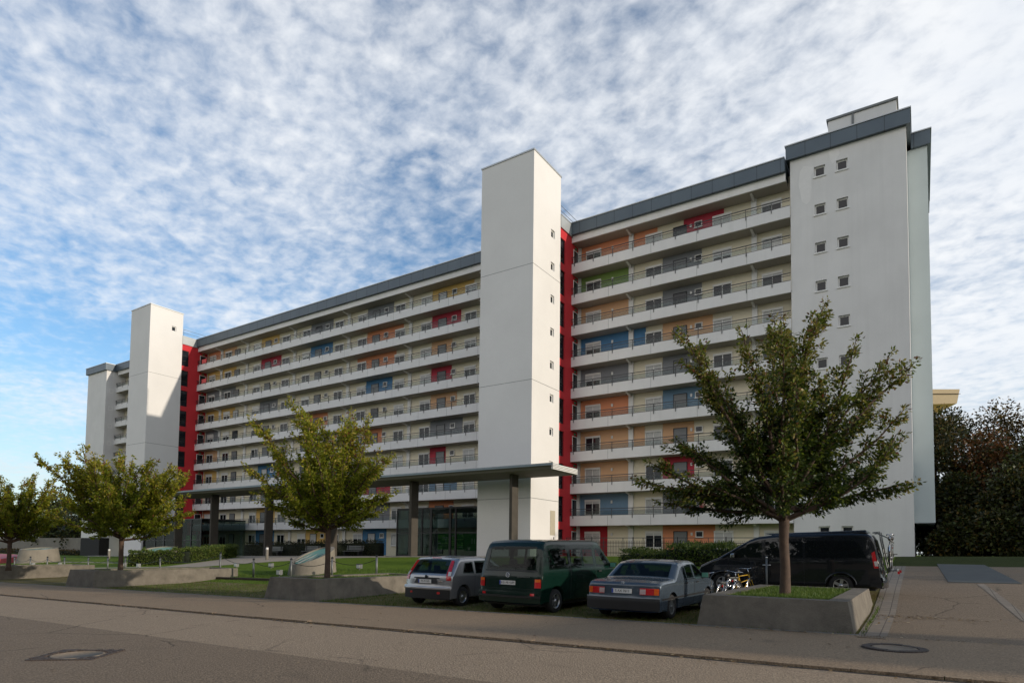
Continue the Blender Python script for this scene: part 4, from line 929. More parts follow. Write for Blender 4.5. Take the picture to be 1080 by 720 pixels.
# chain posts, chains, lawn lights
post_x = [(-35.7, 22.2), (-31.8, 21.8), (-28.75, 22.0), (-26.4, 22.8), (-24.0, 23.7), (-43.0, 22.4), (-47.9, 22.5), (-50.5, 22.5), (-53.6, 22.5), (-57.7, 22.5), (-60.9, 22.5), (-64.3, 22.5), (-67.7, 22.5)]
plab = ['tall dark chain post at the end of the long planter wall', 'dark chain post left of the near skylight cone', 'dark chain post in front of the near skylight cone', 'dark chain post just right of the near tree trunk', 'last dark chain post by the silver hatchback',
        'dark chain post before the clipped hedge', 'dark chain post right of the second tree trunk', 'dark chain post left of the second tree trunk', 'dark chain post by the end of the left planter wall', 'chain post over the left planter wall, fourth from the view edge', 'chain post over the left planter wall, third from the view edge', 'chain post over the left planter wall, second from the view edge', 'chain post over the left planter wall, nearest the view edge']
heads = []
for i, ((x, y), lab) in enumerate(zip(post_x, plab)):
    z = gz(x, y); h = 1.32 if i == 0 else 1.0; e = empty('chain_post', (x, y, z), lab, 'post', 'chain posts along the lawn')
    m = MB(); m.tube([(x, y, z - .1), (x, y, z + h)], .055, 10); m.build('post_shaft', M['greysteel'], e)
    m = MB(); m.lathe([(.07, 0), (.07, .05), (.03, .09), (.001, .10)], 10, (x, y, z + h - .02)); m.build('post_cap', M['darkframe'], e); heads.append(Vector((x, y, z + h - .14)))
order = [12, 11, 10, 9, 8, 7, 6, 5, 0, 1, 2, 3, 4]
clab = ['chain over the left planter wall, nearest the view edge', 'second chain from the view edge over the left planter wall', 'third chain from the view edge over the left planter wall', 'chain left of the pale wall end behind the left planter', 'chain left of the second tree trunk', 'chain behind the second tree trunk', 'chain before the clipped hedge', 'chain between the hedge and the tall post', 'chain from the tall post to the next post on the right', 'chain left of the near skylight cone', 'chain in front of the near skylight cone', 'chain right of the near tree trunk']
for k, (a, b) in enumerate(zip(order[:-1], order[1:])):
    pa, pb = heads[a], heads[b]; m = MB(); m.tube([pa.lerp(pb, t / 12) - Vector((0, 0, .26 * 4 * (t / 12) * (1 - t / 12))) for t in range(13)], .016, 5)
    tag(m.build('barrier_chain', M['darkframe']), clab[k], 'chain', 'chains between the lawn posts')
for x, y, lab in ((-39.8, 25.9, 'small white lawn light right of the clipped hedge'), (-36.1, 26.0, 'small white lawn light left of the near skylight cone'), (-30.2, 22.3, 'small white lawn light at the foot of the near skylight cone'), (-28.0, 26.2, 'small lawn light on the grass right of the near tree'), (-50.0, 24.4, 'small white lawn light behind the second planter, right one'), (-52.6, 24.6, 'small white lawn light behind the second planter, left one'), (-62.5, 24.0, 'small white lawn light before the far skylight cone'), (-66.9, 23.6, 'small white lawn light at the left edge of the lawn')):
    z = gz(x, y); e = empty('lawn_light', (x, y, z), lab, 'lamp', 'small lights on the lawn')
    m = MB(); m.box(x - .17, x + .17, y - .05, y + .13, z + .10, z + .38); m.tube([(x, y + .04, z - .05), (x, y + .04, z + .12)], .03, 6); m.build('lamp_housing', M['greysteel'], e)
    m = MB(); m.box(x - .14, x + .14, y - .062, y - .05, z + .13, z + .35); m.build('lamp_lens', M['whitebox'], e)
for x, y, lab in ((-46.9, 33.4, 'grey concrete path light standing on the light path'), (-36.5, 40.3, 'pale path light behind the near skylight cone'), (-75.0, 33.5, 'grey path light left of the far skylight cone'), (-64.5, 34.5, 'short grey path light right of the far skylight cone')):
    z = gz(x, y); e = empty('path_light', (x, y, z), lab, 'bollard light', 'bollard lights by the paths')
    m = MB(); m.tube([(x, y, z - .1), (x, y, z + .85)], .12, 12); m.build('light_shaft', M['retwall'], e); m = MB(); m.tube([(x, y, z + .852), (x, y, z + 1.05)], .11, 12); m.build('light_head', M['whitebox'], e)
# benches under the canopy
for i, (x, lab) in enumerate(((-55.2, 'grey bench under the canopy, left of the slanted skylight'), (-49.5, 'grey bench under the canopy, behind the slanted skylight'), (-43.6, 'grey bench under the canopy, right of the near tree trunk'))):
    y = 40.0; z = gz(x, y); e = empty('park_bench', (x, y, z), lab, 'bench', 'benches under the canopy')
    m = MB()
    for k in range(4): m.box(x - 1.1, x + 1.1, y - .22 + k * .125, y - .12 + k * .125, z + .43, z + .47)
    m.build('seat', M['greysteel'], e); m = MB()
    for k in range(3): m.box(x - 1.1, x + 1.1, y + .29 + k * .02, y + .32 + k * .02, z + .55 + k * .15, z + .66 + k * .15)
    m.build('backrest', M['greysteel'], e)
    for sx in (-.9, .9): m = MB(); m.box(x + sx - .04, x + sx + .04, y - .2, y + .26, z - .02, z + .428); m.box(x + sx - .04, x + sx + .04, y + .27, y + .31, z, z + 1.0); m.build('leg', M['darkframe'], e)
# red sloping slab at the far left, retaining wall
m = MB(); z = gz(-84, 26); m.hexa([(-93, 25.0, z - .1), (-82.6, 25.2, z - .1), (-82.2, 28.5, z - .1), (-92, 28.8, z - .1), (-93, 25.0, z + .45), (-82.6, 25.2, z + .35), (-82.2, 28.5, z + .95), (-92, 28.8, z + 1.0)])
tag(m.build('play_slab', M['redslab'], bevel=.05), 'red sloping slab on the lawn at the left edge of the view', 'play slab')
m = MB(); m.box(-190, -113.0, 54, 54.5, -3, 1.45); tag(m.build('retaining_wall', M['retwall']), 'long concrete retaining wall before the dark trees at the far left', 'wall')
# bar fence before the ground floor flats
fx0, fx1, fy = -25.0, -8.0, 44.2
e = empty('bar_fence', (-16.5, fy, gz(-16.5, fy)), 'dark upright bar fence before the ground floor behind the hedge', 'fence')
m = MB(); z0 = gz(-16, fy)
for zz in (.22, .98): m.box(fx0, fx1, fy - .02, fy + .02, z0 + zz - .02, z0 + zz + .02)
m.build('fence_rail', M['darkframe'], e); m = MB(); x = fx0
while x < fx1: m.box(x - .011, x + .011, fy - .011, fy + .011, z0, z0 + 1.15); x += .13
o = m.build('fence_bar', M['darkframe'], e)
for x in (-24.9, -21.5, -18.1, -14.7, -11.3, -8.1): m = MB(); m.box(x - .03, x + .03, fy - .03, fy + .03, z0 - .1, z0 + 1.42); m.build('fence_post', M['darkframe'], e)
m = MB(); m.box(fx0, fx1, 46.4, 46.44, z0 + 1.38, z0 + 1.43); m.box(fx0, fx1, 46.4, 46.44, z0 + .7, z0 + .73)
for k in range(11): x = fx0 + .1 + k * 1.68; m.box(x - .02, x + .02, 46.4, 46.44, z0, z0 + 1.4)
tag(m.build('terrace_railing', M['rail']), 'thin steel railing along the ground floor terrace', 'railing')
# ------------------------------------------------------------------ woods
def wood_tree(x, y, h, w, seed, mats, label, n=5200, L=.42, name='broadleaf_tree', conical=False, low=.04):
    r = np.random.default_rng(seed); rr = random.Random(seed); z = gz(x, y); e = empty(name, (x, y, z), label, 'tree', 'dark trees behind the house')
    m = MB(); m.tube([(x, y, z - .3), (x + rr.uniform(-.2, .2), y, z + h * .35), (x + rr.uniform(-.4, .4), y, z + h * .8)], [.03 * h * .8, .02 * h * .8, .05], 8)
    lobes = []
    nb = 15
    for k in range(nb):
        t = (k + .5) / nb; a = k * 2.4 + seed
        if conical: rad = w * .5 * (1 - t) * .75; hh = h * (low + (1 - low) * t)
        else: rad = w * .5 * math.sin(math.pi * min(1, .18 + .8 * t)) * .72; hh = h * (low + .10 + (.82 - low) * t)
        c = Vector((x + math.cos(a) * rad, y + math.sin(a) * rad, z + hh)); s = w * (.17 if conical else .21) * rr.uniform(.75, 1.3) * (1 - .4 * t if conical else 1); lobes.append((c, s))
        m.tube([(x, y, z + max(.3, hh - rad * .6)), tuple((Vector((x, y, z + hh)) + c) / 2), tuple(c)], [.05 + .004 * h, .05, .02], 5, cap=False)
    m.build('trunk', M['darkbark'], e, recalc=False)
    P = []; Nn = []
    for c, s in lobes:
        k = n // nb; d = r.normal(0, 1, (k, 3)); d /= np.linalg.norm(d, axis=1, keepdims=True); q = r.random((k, 1)) ** .4
        lump = 1 + .28 * np.sin(d[:, :1] * 5 + s * 9) * np.cos(d[:, 1:2] * 4 + s * 5)
        P.append(np.array(tuple(c)) + d * s * q * lump * np.array([1.1, 1.1, .95])); Nn.append(d)
    P = np.concatenate(P); Nn = np.concatenate(Nn); V, F, _ = leaf_quads(P, Nn, 1, .2, L, L * .62, r, .25)
    u = r.random(len(F)); mi = np.where(u < .6, 0, np.where(u < .88, 1, 2)); V = V - np.array([x, y, z])
    o = bpy.data.objects.new('crown', rawmesh('crown', V, F, mats, mi)); COL.objects.link(o); o.parent = e; return e
DB = ('wd_dark', 'wd_brown', 'wd_green'); DR = ('wd_dark', 'wd_red', 'wd_brown'); BR = ('wd_brown', 'wd_dark', 'wd_red'); GR = ('wd_green', 'wd_dark', 'wd_brown'); DG = ('wd_dark', 'wd_green', 'wd_brown'); RD_ = ('wd_red', 'wd_dark', 'wd_brown')
for a in ((2.2, 66, 13.2, 6.5, 1, DB, 'tall brownish tree right beside the set back house wall'), (6.2, 70, 13.6, 6.5, 2, BR, 'tall brown autumn tree right of the house'), (9.8, 66, 13.6, 6.5, 3, DR, 'reddish dark tree at the right edge of the view'),
          (4.2, 60, 9.5, 5.5, 4, RD_, 'lower rust red tree among the dark trees right of the house'), (7.3, 57, 8.8, 5.5, 5, GR, 'rounded dark green bush tree at the right edge'), (2.2, 57, 6.2, 4.0, 6, DG, 'dark low tree beside the foot of the house corner'),
          (5.2, 53.5, 5.8, 4.4, 7, DG, 'dark green bush behind the grass strip, right one'), (2.6, 52.6, 3.2, 3.0, 8, DG, 'low dark bush beside the wall of the house corner'), (9.5, 56, 7.5, 5, 9, DG, 'dark bush cut off by the right edge of the view'), (12, 72, 14, 8, 10, DB, 'brown tree beyond the right edge of the view'), (1.6, 50.9, 1.9, 2.2, 12, DG, 'smallest dark bush by the grass strip at the house corner'), (4.0, 50.5, 2.6, 3.2, 13, DG, 'low spreading dark bush in the middle of the grass strip edge'), (7.0, 50.8, 3.4, 3.6, 14, GR, 'low greenish bush on the grass strip edge near the right view edge'), (18, 51.5, 11, 8, 15, DG, 'large tree beyond the right view edge shading the grass strip'), (30, 58, 12, 9, 16, DB, 'large brown tree beyond the driveway far to the right'), (25, 43, 11, 9, 18, DG, 'dark tree far beyond the driveway, second from the house'), (25, 36, 11, 9, 19, DB, 'brownish tree far beyond the driveway, third from the house'), (1.0, 61, 12.2, 5.5, 21, DB, 'tall brown leaved tree standing hard against the house corner'), (0.3, 63, 7, 4, 20, DG, 'dark tree tucked behind the set back house corner'), (23, 31, 9, 7, 17, DG, 'tree beside the driveway beyond the right view edge'), (13, 60, 10, 6, 11, DG, 'dark green tree beyond the right edge of the view')):  # some unseen trees far right are added to shade the grass strip
    wood_tree(*a, low=.0, n=(11000 if a[0] < 11 else 4000), L=(.27 if a[0] < 11 else .45))
for a in ((-124, 66, 12.5, 10, 21, DG, 'dark tree left of the house end'), (-134, 70, 14.0, 11, 22, DG, 'dark bushy tree second to the left of the house end'), (-146, 66, 13.2, 11, 23, DB, 'brown tinged dark tree behind the retaining wall'), (-158, 70, 15.0, 12, 24, DG, 'dark tree behind the far skylight cone'), (-170, 64, 14.6, 12, 25, GR, 'green tree at the left edge behind the wall'),
          (-128, 58, 6.5, 8, 26, DB, 'low brown shrub right behind the retaining wall'), (-140, 58, 7.5, 9, 27, DG, 'low dark shrub in the middle behind the retaining wall'), (-152, 58, 8, 9, 28, DG, 'low dark shrub left behind the retaining wall'), (-114, 64, 9.0, 8, 29, DG, 'dark tree hidden partly behind the house end'), (-182, 70, 15, 12, 30, DG, 'dark tree beyond the left edge of the view')):
    wood_tree(*a, n=4200, L=.6, low=.0)
hedge([(-190, 53.2), (-113, 53.2)], 1.2, .8, 'low brown dry planting along the foot of the retaining wall', 8, 14, .3, 'wd_brown')
# unseen trees added behind the viewer to keep low sky off cars and planters
for a in ((-78, -17, 15, 11, 41, DG, 'tall tree across the road at the far left end'), (-66, -15, 14, 11, 42, DG, 'dense dark tree across the road beyond the left view edge'), (-55, -18, 16, 11, 43, DG, 'third tree across the road counted from the far end'), (-45, -15, 14.5, 11, 44, DG, 'broad tree across the road opposite the second planter'), (-35, -18, 16, 11, 45, DG, 'tree across the road opposite the empty bay'),
          (-25, -15, 15, 11, 46, DG, 'tree across the road opposite the silver hatchback'), (-15, -17, 16, 11, 47, DG, 'tree across the road opposite the dark green van'), (-5, -15, 15, 11, 48, DG, 'tree across the road straight behind the viewer'), (5, -17, 16, 11, 49, DG, 'tree across the road opposite the driveway'), (15, -15, 15, 11, 50, DG, 'tree across the road opposite the corner house')):
    wood_tree(*a, n=2600, L=1.0, low=.0)
# pale yellow house beyond the block
e = empty('neighbour_house', (-2, 95, 0), 'pale yellow house showing behind the right edge of the apartment block', 'house'); NH = e
m = MB(); m.box(-14, -1.0, 91, 105, -1, 18.6); m.build('wall', M['yellowwall'], e); m = MB(); m.hexa([(-12.5, 90.0, 18.6), (3.9, 90.0, 18.5), (3.9, 106, 18.5), (-12.5, 106, 18.6), (-12.5, 89.9, 21.0), (4.2, 89.9, 20.2), (4.2, 106, 20.2), (-12.5, 106, 21.0)]); m.build('roof_parapet', M['yellowwall'], e)
m = MB(); m.hexa([(-12.6, 89.85, 20.3), (4.25, 89.85, 19.6), (4.25, 89.9, 19.6), (-12.6, 89.9, 20.3), (-12.6, 89.85, 20.36), (4.25, 89.85, 19.66), (4.25, 89.9, 19.66), (-12.6, 89.9, 20.36)]); m.build('parapet_line', M['timber'], e)
NH.rotation_euler = (0, 0, R(20)); NH.location = (-3.4, 95, 0)
# unseen house added beyond the right edge to shade the pavement
e = empty('added_shade_house', (58, 19.5, -1.2), 'plain rendered house added beyond the right edge of the view for its shade', 'house')
m = MB(); m.box(52, 66, SH_Y0, SH_Y1, -2, 11.3); m.build('wall', M['yellowwall'], e)
m = MB(); m.hexa([(51.6, SH_Y0 - .3, 11.3), (66.4, SH_Y0 - .3, 11.3), (66.4, SH_Y1 + .3, 11.3), (51.6, SH_Y1 + .3, 11.3), (51.6, SH_Y0 - .3, 11.6), (66.4, SH_Y0 - .3, 11.6), (66.4, SH_Y1 + .3, 11.6), (51.6, SH_Y1 + .3, 10.5)]); m.build('roof', M['fascia'], e)
for k in range(4):
    for j in range(3): m = MB(); m.box(51.94, 52.0, SH_Y0 + .6 + k * .95, SH_Y0 + 1.2 + k * .95, .5 + j * 3.2, 1.9 + j * 3.2); m.build('window', M['pane'], e)

def fallen(name, n, pts, seed, label):
    r = np.random.default_rng(seed); V = []; 
    for (cx_, cy_, sx, sy, k) in pts:
        x = r.normal(cx_, sx, k); y = r.normal(cy_, sy, k)
        for a, b in zip(x, y):
            z = gz(a, b) + (.042 if 9.98 < b < 14.08 else .022); t = r.uniform(0, 6.28); l = r.uniform(.03, .06); d = np.array([math.cos(t), math.sin(t), r.uniform(-.1, .25)]) * l; q = np.array([-math.sin(t), math.cos(t), r.uniform(-.2, .3)]) * l * .5; c = np.array([a, b, z + .006])
            V += [c - d, c + q, c + d, c - q]
    F = np.arange(len(V)).reshape(-1, 4); o = bpy.data.objects.new(name, rawmesh(name, np.array(V), F, ['deadleaf'])); COL.objects.link(o); return tag(o, label, 'leaves', kind='stuff')
M['deadleaf'] = leafmat('fallen_leaf', (0.10, 0.055, 0.02), (0.26, 0.16, 0.05), (0.48, 0.40, 0.26), 0.2)
fallen('fallen_leaves', 0, [(0.0, 18.2, .9, .25, 170), (-0.9, 17.5, .5, .8, 60), (-3, 14.0, 3, .12, 120), (-18, 14.0, 9, .15, 160), (-6, 9.7, 9, .12, 200), (-25, 9.7, 12, .12, 150), (-12, 12, 10, 1.2, 70), (-10, 5, 8, 2, 45), (-2.8, 16.4, 1.0, 1.0, 0)], 4, 'dry fallen leaves scattered along the kerb and pavement')
# ------------------------------------------------------------------ vehicles
class Car:
    """body loft: x forward from the rear (0) to L, y left, z up from the ground"""
    def __init__(s, L, W, top, zb, wheels, wr, belt, tum, rear_round=.14, crown=.03, nose=.2):
        s.L, s.W, s.top, s.zb, s.wheels, s.wr, s.belt, s.tum, s.rr, s.cr, s.nose = L, W, top, zb, wheels, wr, belt, tum, rear_round, crown, nose
    def zt(s, x): return float(np.interp(x, [p[0] for p in s.top], [p[1] for p in s.top]))
    def xr(s, z):                               # rear surface: x at height z
        pr = []; last = -1
        for p in s.top:
            if p[1] > last: pr.append(p); last = p[1]
            else: break
        return float(np.interp(z, [p[1] for p in pr], [p[0] for p in pr]))
    def bot(s, x):
        b = s.zb
        for wx in s.wheels:
            d = abs(x - wx); r = s.wr + .055
            if d < r: b = max(b, s.wr + math.sqrt(r * r - d * d) * .96)
        return b
    def hw(s, x, z):
        h = s.W / 2
        if z > s.belt: h -= (z - s.belt) * s.tum
        else: h -= .035 * max(0, (s.belt - .12 - z)) ** 1.2
        e = max(0, (x - (s.L - .9)) / .9); h *= 1 - s.nose * .5 * e ** 2
        e = max(0, (.5 - x) / .5); h *= 1 - .035 * e ** 2
        return h
    def warp(s, x, y): return x + s.rr * abs(y / (s.W / 2)) ** 3 * math.exp(-max(0, x) / .45) - s.rr * .9 * abs(y / (s.W / 2)) ** 3 * math.exp(-max(0, s.L - x) / .4)
    def cut(s, side=(), rear=None, top=()):
        s.cuts = (side, rear, top); return s
    def gone(s, P):
        side, rear, top = getattr(s, 'cuts', ((), None, ()))
        def inq(x, z, q):
            for i in range(4):
                a, b = q[i], q[(i + 1) % 4]
                if (b[0] - a[0]) * (z - a[1]) - (b[1] - a[1]) * (x - a[0]) < -1e-6: return False
            return True
        for q in side:
            if all(inq(x, z, q) and abs(y) > .82 * s.hw(x, z) and z < s.zt(x) - .03 for x, y, z in P): return True
        if rear and all(x < s.L * .5 and rear[2] < z < rear[3] and abs(y) < rear[0] + (rear[1] - rear[0]) * (z - rear[2]) / (rear[3] - rear[2]) and z > s.zt(x) - .002 for x, y, z in P): return True
        for x0, x1, w0, w1 in top:
            if all(x0 < x < x1 and abs(y) < w0 + (w1 - w0) * (x - x0) / (x1 - x0) and z > s.zt(x) - .002 for x, y, z in P): return True
        return False
    def body(s, mat, name, e, xf):
        xs = sorted({round(q, 3) for q in [*np.linspace(0, s.L, 80), *np.linspace(0, .7, 36), *[p[0] for p in s.top], *[wx + (s.wr + .055) * math.sin(t) for wx in s.wheels for t in np.linspace(-1.5708, 1.5708, 15)], *[wx + sg * (s.wr + .06) for wx in s.wheels for sg in (-1, 1)]] if -1e-6 <= q <= s.L + 1e-6})
        vs = []; fs = []; raw = []; rows = 26; tc = (.97, .93, .86, .78, .6, .4, .2, 0.0)
        for x in xs:
            zt, zb = s.zt(x), s.bot(x); zt = max(zt, zb + .02); hts = s.hw(x, zt); rd = min(.07, (zt - zb) * .3); half = [(0, zb), (s.hw(x, zb) * .82, zb)]
            for r in range(rows):
                t = r / (rows - 1); z = zb + (zt - rd - zb) * t; half.append((s.hw(x, z) * (.965 if r == 0 else 1), z + (.02 if r == 0 else 0)))
            for a in (25, 50, 75): half.append((hts - rd + rd * math.cos(R(a)), zt - rd + rd * math.sin(R(a)) * .96))
            for c in tc: half.append(((hts - rd) * c, zt + s.cr * (1 - c * c) * min(1, x / .3 if x < .3 else 1)))
            ring = half + [(-y, z) for y, z in reversed(half[1:-1])]
            for y, z in ring: vs.append(xf(s.warp(x, y), y, z)); raw.append((x, y, z))
        n = len(ring)
        for i in range(len(xs) - 1):
            for k in range(n):
                f = (i * n + k, i * n + (k + 1) % n, (i + 1) * n + (k + 1) % n, (i + 1) * n + k)
                if not s.gone([raw[q] for q in f]): fs.append(f)
        m = MB(); m.add(vs, fs, 0, True); m.f.append(list(range(n))[::-1]); m.mi.append(0); m.sm.append(False); o = (len(xs) - 1) * n; m.f.append([o + k for k in range(n)]); m.mi.append(0); m.sm.append(False)
        ob = m.build(name, mat, e)
        md = ob.modifiers.new('edge', 'EDGE_SPLIT'); md.split_angle = R(38)
        return ob
    def side(s, m, q, sgn, off=.006, xf=None, mi=0, n=(8, 5)):
        """bilinear panel on the flank, corners (x,z): rear-bottom, front-bottom, front-top, rear-top"""
        vs = []
        for j in range(n[1] + 1):
            for i in range(n[0] + 1):
                u, v = i / n[0], j / n[1]
                x = (1 - v) * ((1 - u) * q[0][0] + u * q[1][0]) + v * ((1 - u) * q[3][0] + u * q[2][0]); z = (1 - v) * ((1 - u) * q[0][1] + u * q[1][1]) + v * ((1 - u) * q[3][1] + u * q[2][1])
                y = sgn * (s.hw(x, z) + off); vs.append(xf(s.warp(x, y), y, z))
        w = n[0] + 1; m.add(vs, [(j * w + i, j * w + i + 1, (j + 1) * w + i + 1, (j + 1) * w + i) for j in range(n[1]) for i in range(n[0])], mi, True); return m
    def rear(s, m, y0, y1, z0, z1, off=.010, xf=None, mi=0, n=(8, 5), yt=None, extra=0.0):
        """panel on the rear, between y0..y1 at the bottom (yt = span at the top)"""
        vs = []; yt = yt or (y0, y1)
        for j in range(n[1] + 1):
            for i in range(n[0] + 1):
                u, v = i / n[0], j / n[1]; z = z0 + (z1 - z0) * v; y = (1 - v) * (y0 + (y1 - y0) * u) + v * (yt[0] + (yt[1] - yt[0]) * u)
                x = s.xr(z); x2 = s.warp(x, y) - off - extra; zc = z + (s.cr * max(0, 1 - (y / (s.W / 2)) ** 2) * min(1, x / .3) if x > .05 else 0)
                vs.append(xf(x2, y, zc + (off * .6 if x > .3 else 0)))
        w = n[0] + 1; m.add(vs, [(j * w + i, j * w + i + 1, (j + 1) * w + i + 1, (j + 1) * w + i) for j in range(n[1]) for i in range(n[0])], mi, True); return m
def wheel(e, x, y, r, w, xf, spokes, rimmat='alloy', rim=.62):
    c = Vector(xf(x, y, r)); ax = (Vector(xf(x, y + 1, r)) - c).normalized(); sgn = 1 if y > 0 else -1; ax = ax * sgn
    m = MB(); m.lathe([(r * rim, -w / 2), (r * .92, -w / 2), (r, -w / 2 + .03), (r, w / 2 - .03), (r * .93, w / 2), (r * rim, w / 2)], 32, c, ax, close=False); t = m.build('wheel', M['rubber'], e)
    m = MB(); m.lathe([(r * rim, -w / 2 + .01), (r * rim, w / 2 - .004), (r * (rim - .05), w / 2 - .006), (r * (rim - .06), w / 2 - .05)], 32, c, ax, close=False)
    m.lathe([(r * .17, w / 2 - .07), (r * .16, w / 2 - .015), (.001, w / 2 - .008)], 14, c, ax)
    u = ax.orthogonal().normalized(); v = ax.cross(u)
    for k in range(spokes):
        a = 2 * math.pi * k / spokes; d = u * math.cos(a) + v * math.sin(a); q = ax.cross(d)
        m.obox(c + d * r * rim * .56 + ax * (w / 2 - .035), d, q, ax, r * rim * .44, .030 if spokes > 6 else .042, .014)
    m.lathe([(r * rim * .97, w / 2 - .085), (.001, w / 2 - .08)], 24, c, ax, mi=1, close=False)
    m.build('rim', [M[rimmat], M['black']], t); return t
def vehicle(name, label, cat, pos, heading, sc=1.0):
    """heading: world angle of the forward axis; returns root and local-to-world map"""
    x, y = pos; z = gz(x, y); e = empty(name, (x, y, z), label, cat); f = Vector((math.cos(heading), math.sin(heading), 0)); l = Vector((-f.y, f.x, 0))
    f3 = (f + Vector((0, 0, (gz(x + f.x * 4, y + f.y * 4) - z) / 4))).normalized(); u = f3.cross(l); base = Vector((x, y, z))
    def xf(a, b, c): return tuple(base + (f3 * a + l * b + u * c) * sc)
    mtx = Matrix((f3, l, u)).transposed().to_4x4()
    return e, xf, mtx
def plate(e, car, xf, y, z, txt, off=.03, w=.52, h=.11):
    x = car.warp(car.xr(z), y) - off; m = MB(); m.hexa([xf(x - .008, y - w / 2, z - h / 2), xf(x, y - w / 2, z - h / 2), xf(x, y + w / 2, z - h / 2), xf(x - .008, y + w / 2, z - h / 2), xf(x - .008, y - w / 2, z + h / 2), xf(x, y - w / 2, z + h / 2), xf(x, y + w / 2, z + h / 2), xf(x - .008, y + w / 2, z + h / 2)])
    p = m.build('number_plate', M['platewhite'], e)
    m = MB(); x2 = x - .0105; yl = y + w / 2; m.hexa([xf(x2, yl - .045, z - h / 2 + .003), xf(x2 + .002, yl - .045, z - h / 2 + .003), xf(x2 + .002, yl - .002, z - h / 2 + .003), xf(x2, yl - .002, z - h / 2 + .003), xf(x2, yl - .045, z + h / 2 - .003), xf(x2 + .002, yl - .045, z + h / 2 - .003), xf(x2 + .002, yl - .002, z + h / 2 - .003), xf(x2, yl - .002, z + h / 2 - .003)]); m.build('plate_band', M['plateblue'], p)
    o = Vector(xf(x - .010, y - .02, z)); ex = (Vector(xf(x, y - 1, z)) - Vector(xf(x, y, z))).normalized(); ez = (Vector(xf(x, y, z + 1)) - Vector(xf(x, y, z))).normalized(); en = ex.cross(ez)
    mt = Matrix((ex, ez, en)).transposed().to_4x4(); mt.translation = o - Vector(e['_o'])
    text_mesh(txt, .088, 'ink', mt, 'plate_lettering', p, .001)
def mirror(e, car, xf, x, z, mat, both=(-1, 1), glassm='lidglass'):
    for s in both:
        y = s * (car.hw(x, z) + .11); m = MB(); pts = [(x - .07, y - .10, z - .07), (x + .07, y - .08, z - .06), (x + .07, y + .08, z - .06), (x - .07, y + .10, z - .07), (x - .07, y - .10, z + .08), (x + .05, y - .08, z + .07), (x + .05, y + .08, z + .07), (x - .07, y + .10, z + .08)]
        m.hexa([xf(*p) for p in pts]); b = m.build('wing_mirror', M[mat], e, bevel=.02); m = MB(); m.hexa([xf(a, b_, c) for a, b_, c in [(x - .076, y - .085, z - .055), (x - .071, y - .085, z - .055), (x - .071, y + .085, z - .055), (x - .076, y + .085, z - .055), (x - .076, y - .085, z + .065), (x - .071, y - .085, z + .065), (x - .071, y + .085, z + .065), (x - .076, y + .085, z + .065)]]); m.build('mirror_glass', M[glassm], b)
def roundel(e, car, xf, y, z, r, lines, off=.02):
    x = car.warp(car.xr(z), y) - off; m = MB(); n = 28; P = [xf(x, y + r * math.cos(2 * math.pi * k / n), z + r * math.sin(2 * math.pi * k / n)) for k in range(n + 1)]; m.tube(P, r * .12, 6, cap=False)
    for ln in lines: m.tube([xf(x, y - a * r, z + b * r) for a, b in ln], r * .09, 5)
    m.build('badge', M['chrome'], e)
def seats(car, e, xf, rows, h, w=.46):
    for x in rows:
        for y in (-.40, .40) if car.W < 2.05 else (-.52, 0.0, .52):
            m = MB(); m.hexa([xf(x, y - w / 2, .35), xf(x + .5, y - w / 2, .38), xf(x + .5, y + w / 2, .38), xf(x, y + w / 2, .35), xf(x, y - w / 2, .55), xf(x + .5, y - w / 2, .58), xf(x + .5, y + w / 2, .58), xf(x, y + w / 2, .55)])
            m.hexa([xf(x - .02, y - w / 2, .55), xf(x + .12, y - w / 2, .55), xf(x + .12, y + w / 2, .55), xf(x - .02, y + w / 2, .55), xf(x - .14, y - w * .42, h - .2), xf(x - .04, y - w * .42, h - .2), xf(x - .04, y + w * .42, h - .2), xf(x - .14, y + w * .42, h - .2)])
            m.hexa([xf(x - .14, y - .13, h - .18), xf(x - .06, y - .13, h - .18), xf(x - .06, y + .13, h - .18), xf(x - .14, y + .13, h - .18), xf(x - .15, y - .11, h), xf(x - .07, y - .11, h), xf(x - .07, y + .11, h), xf(x - .15, y + .11, h)])
            m.build('seat', M['darkcloth'], e, bevel=.03)
def dark_under(car, e, xf):
    m = MB(); h = car.W / 2 - .16; x0, x1 = .25, car.L - .3; m.hexa([xf(x0, -h, .20), xf(x1, -h, .20), xf(x1, h, .20), xf(x0, h, .20), xf(x0, -h, .5), xf(x1, -h, .5), xf(x1, h, .5), xf(x0, h, .5)]); m.build('underbody', M['black'], e)
HEAD = R(90)
# silver hatchback -----------------------------------------------------------
c = Car(3.92, 1.92, [(0, .58), (.03, .62), (.08, .90), (.11, .955), (.50, 1.39), (.60, 1.44), (1.1, 1.475), (1.7, 1.475), (2.15, 1.42), (2.95, .99), (3.1, .95), (3.7, .78), (3.86, .62), (3.92, .45)], .24, (.66, 3.12), .30, .93, .20)
e, xf, _ = vehicle('hatchback_car', 'silver hatchback with tall red rear lights parked left of the dark green van', 'car', CARS['silver'][0], CARS['silver'][1], CARS['silver'][2])
c.cut([[(.64, 1.0), (1.16, .99), (1.14, 1.32), (.80, 1.30)], [(1.28, .98), (2.58, .98), (2.00, 1.35), (1.28, 1.35)]], (.71, .61, .995, 1.37)); b = c.body(M['p_silver'], 'body', e, xf); seats(c, e, xf, (1.1, 1.95), 1.20)
m = MB(); c.rear(m, -.72, .72, .99, 1.375, xf=xf, yt=(-.62, .62)); g = m.build('rear_window', M['seethru'], e)
m = MB(); c.rear(m, -.2, .2, 1.405, 1.43, xf=xf, off=.02); m.build('brake_lamp', M['redlamp'], e)
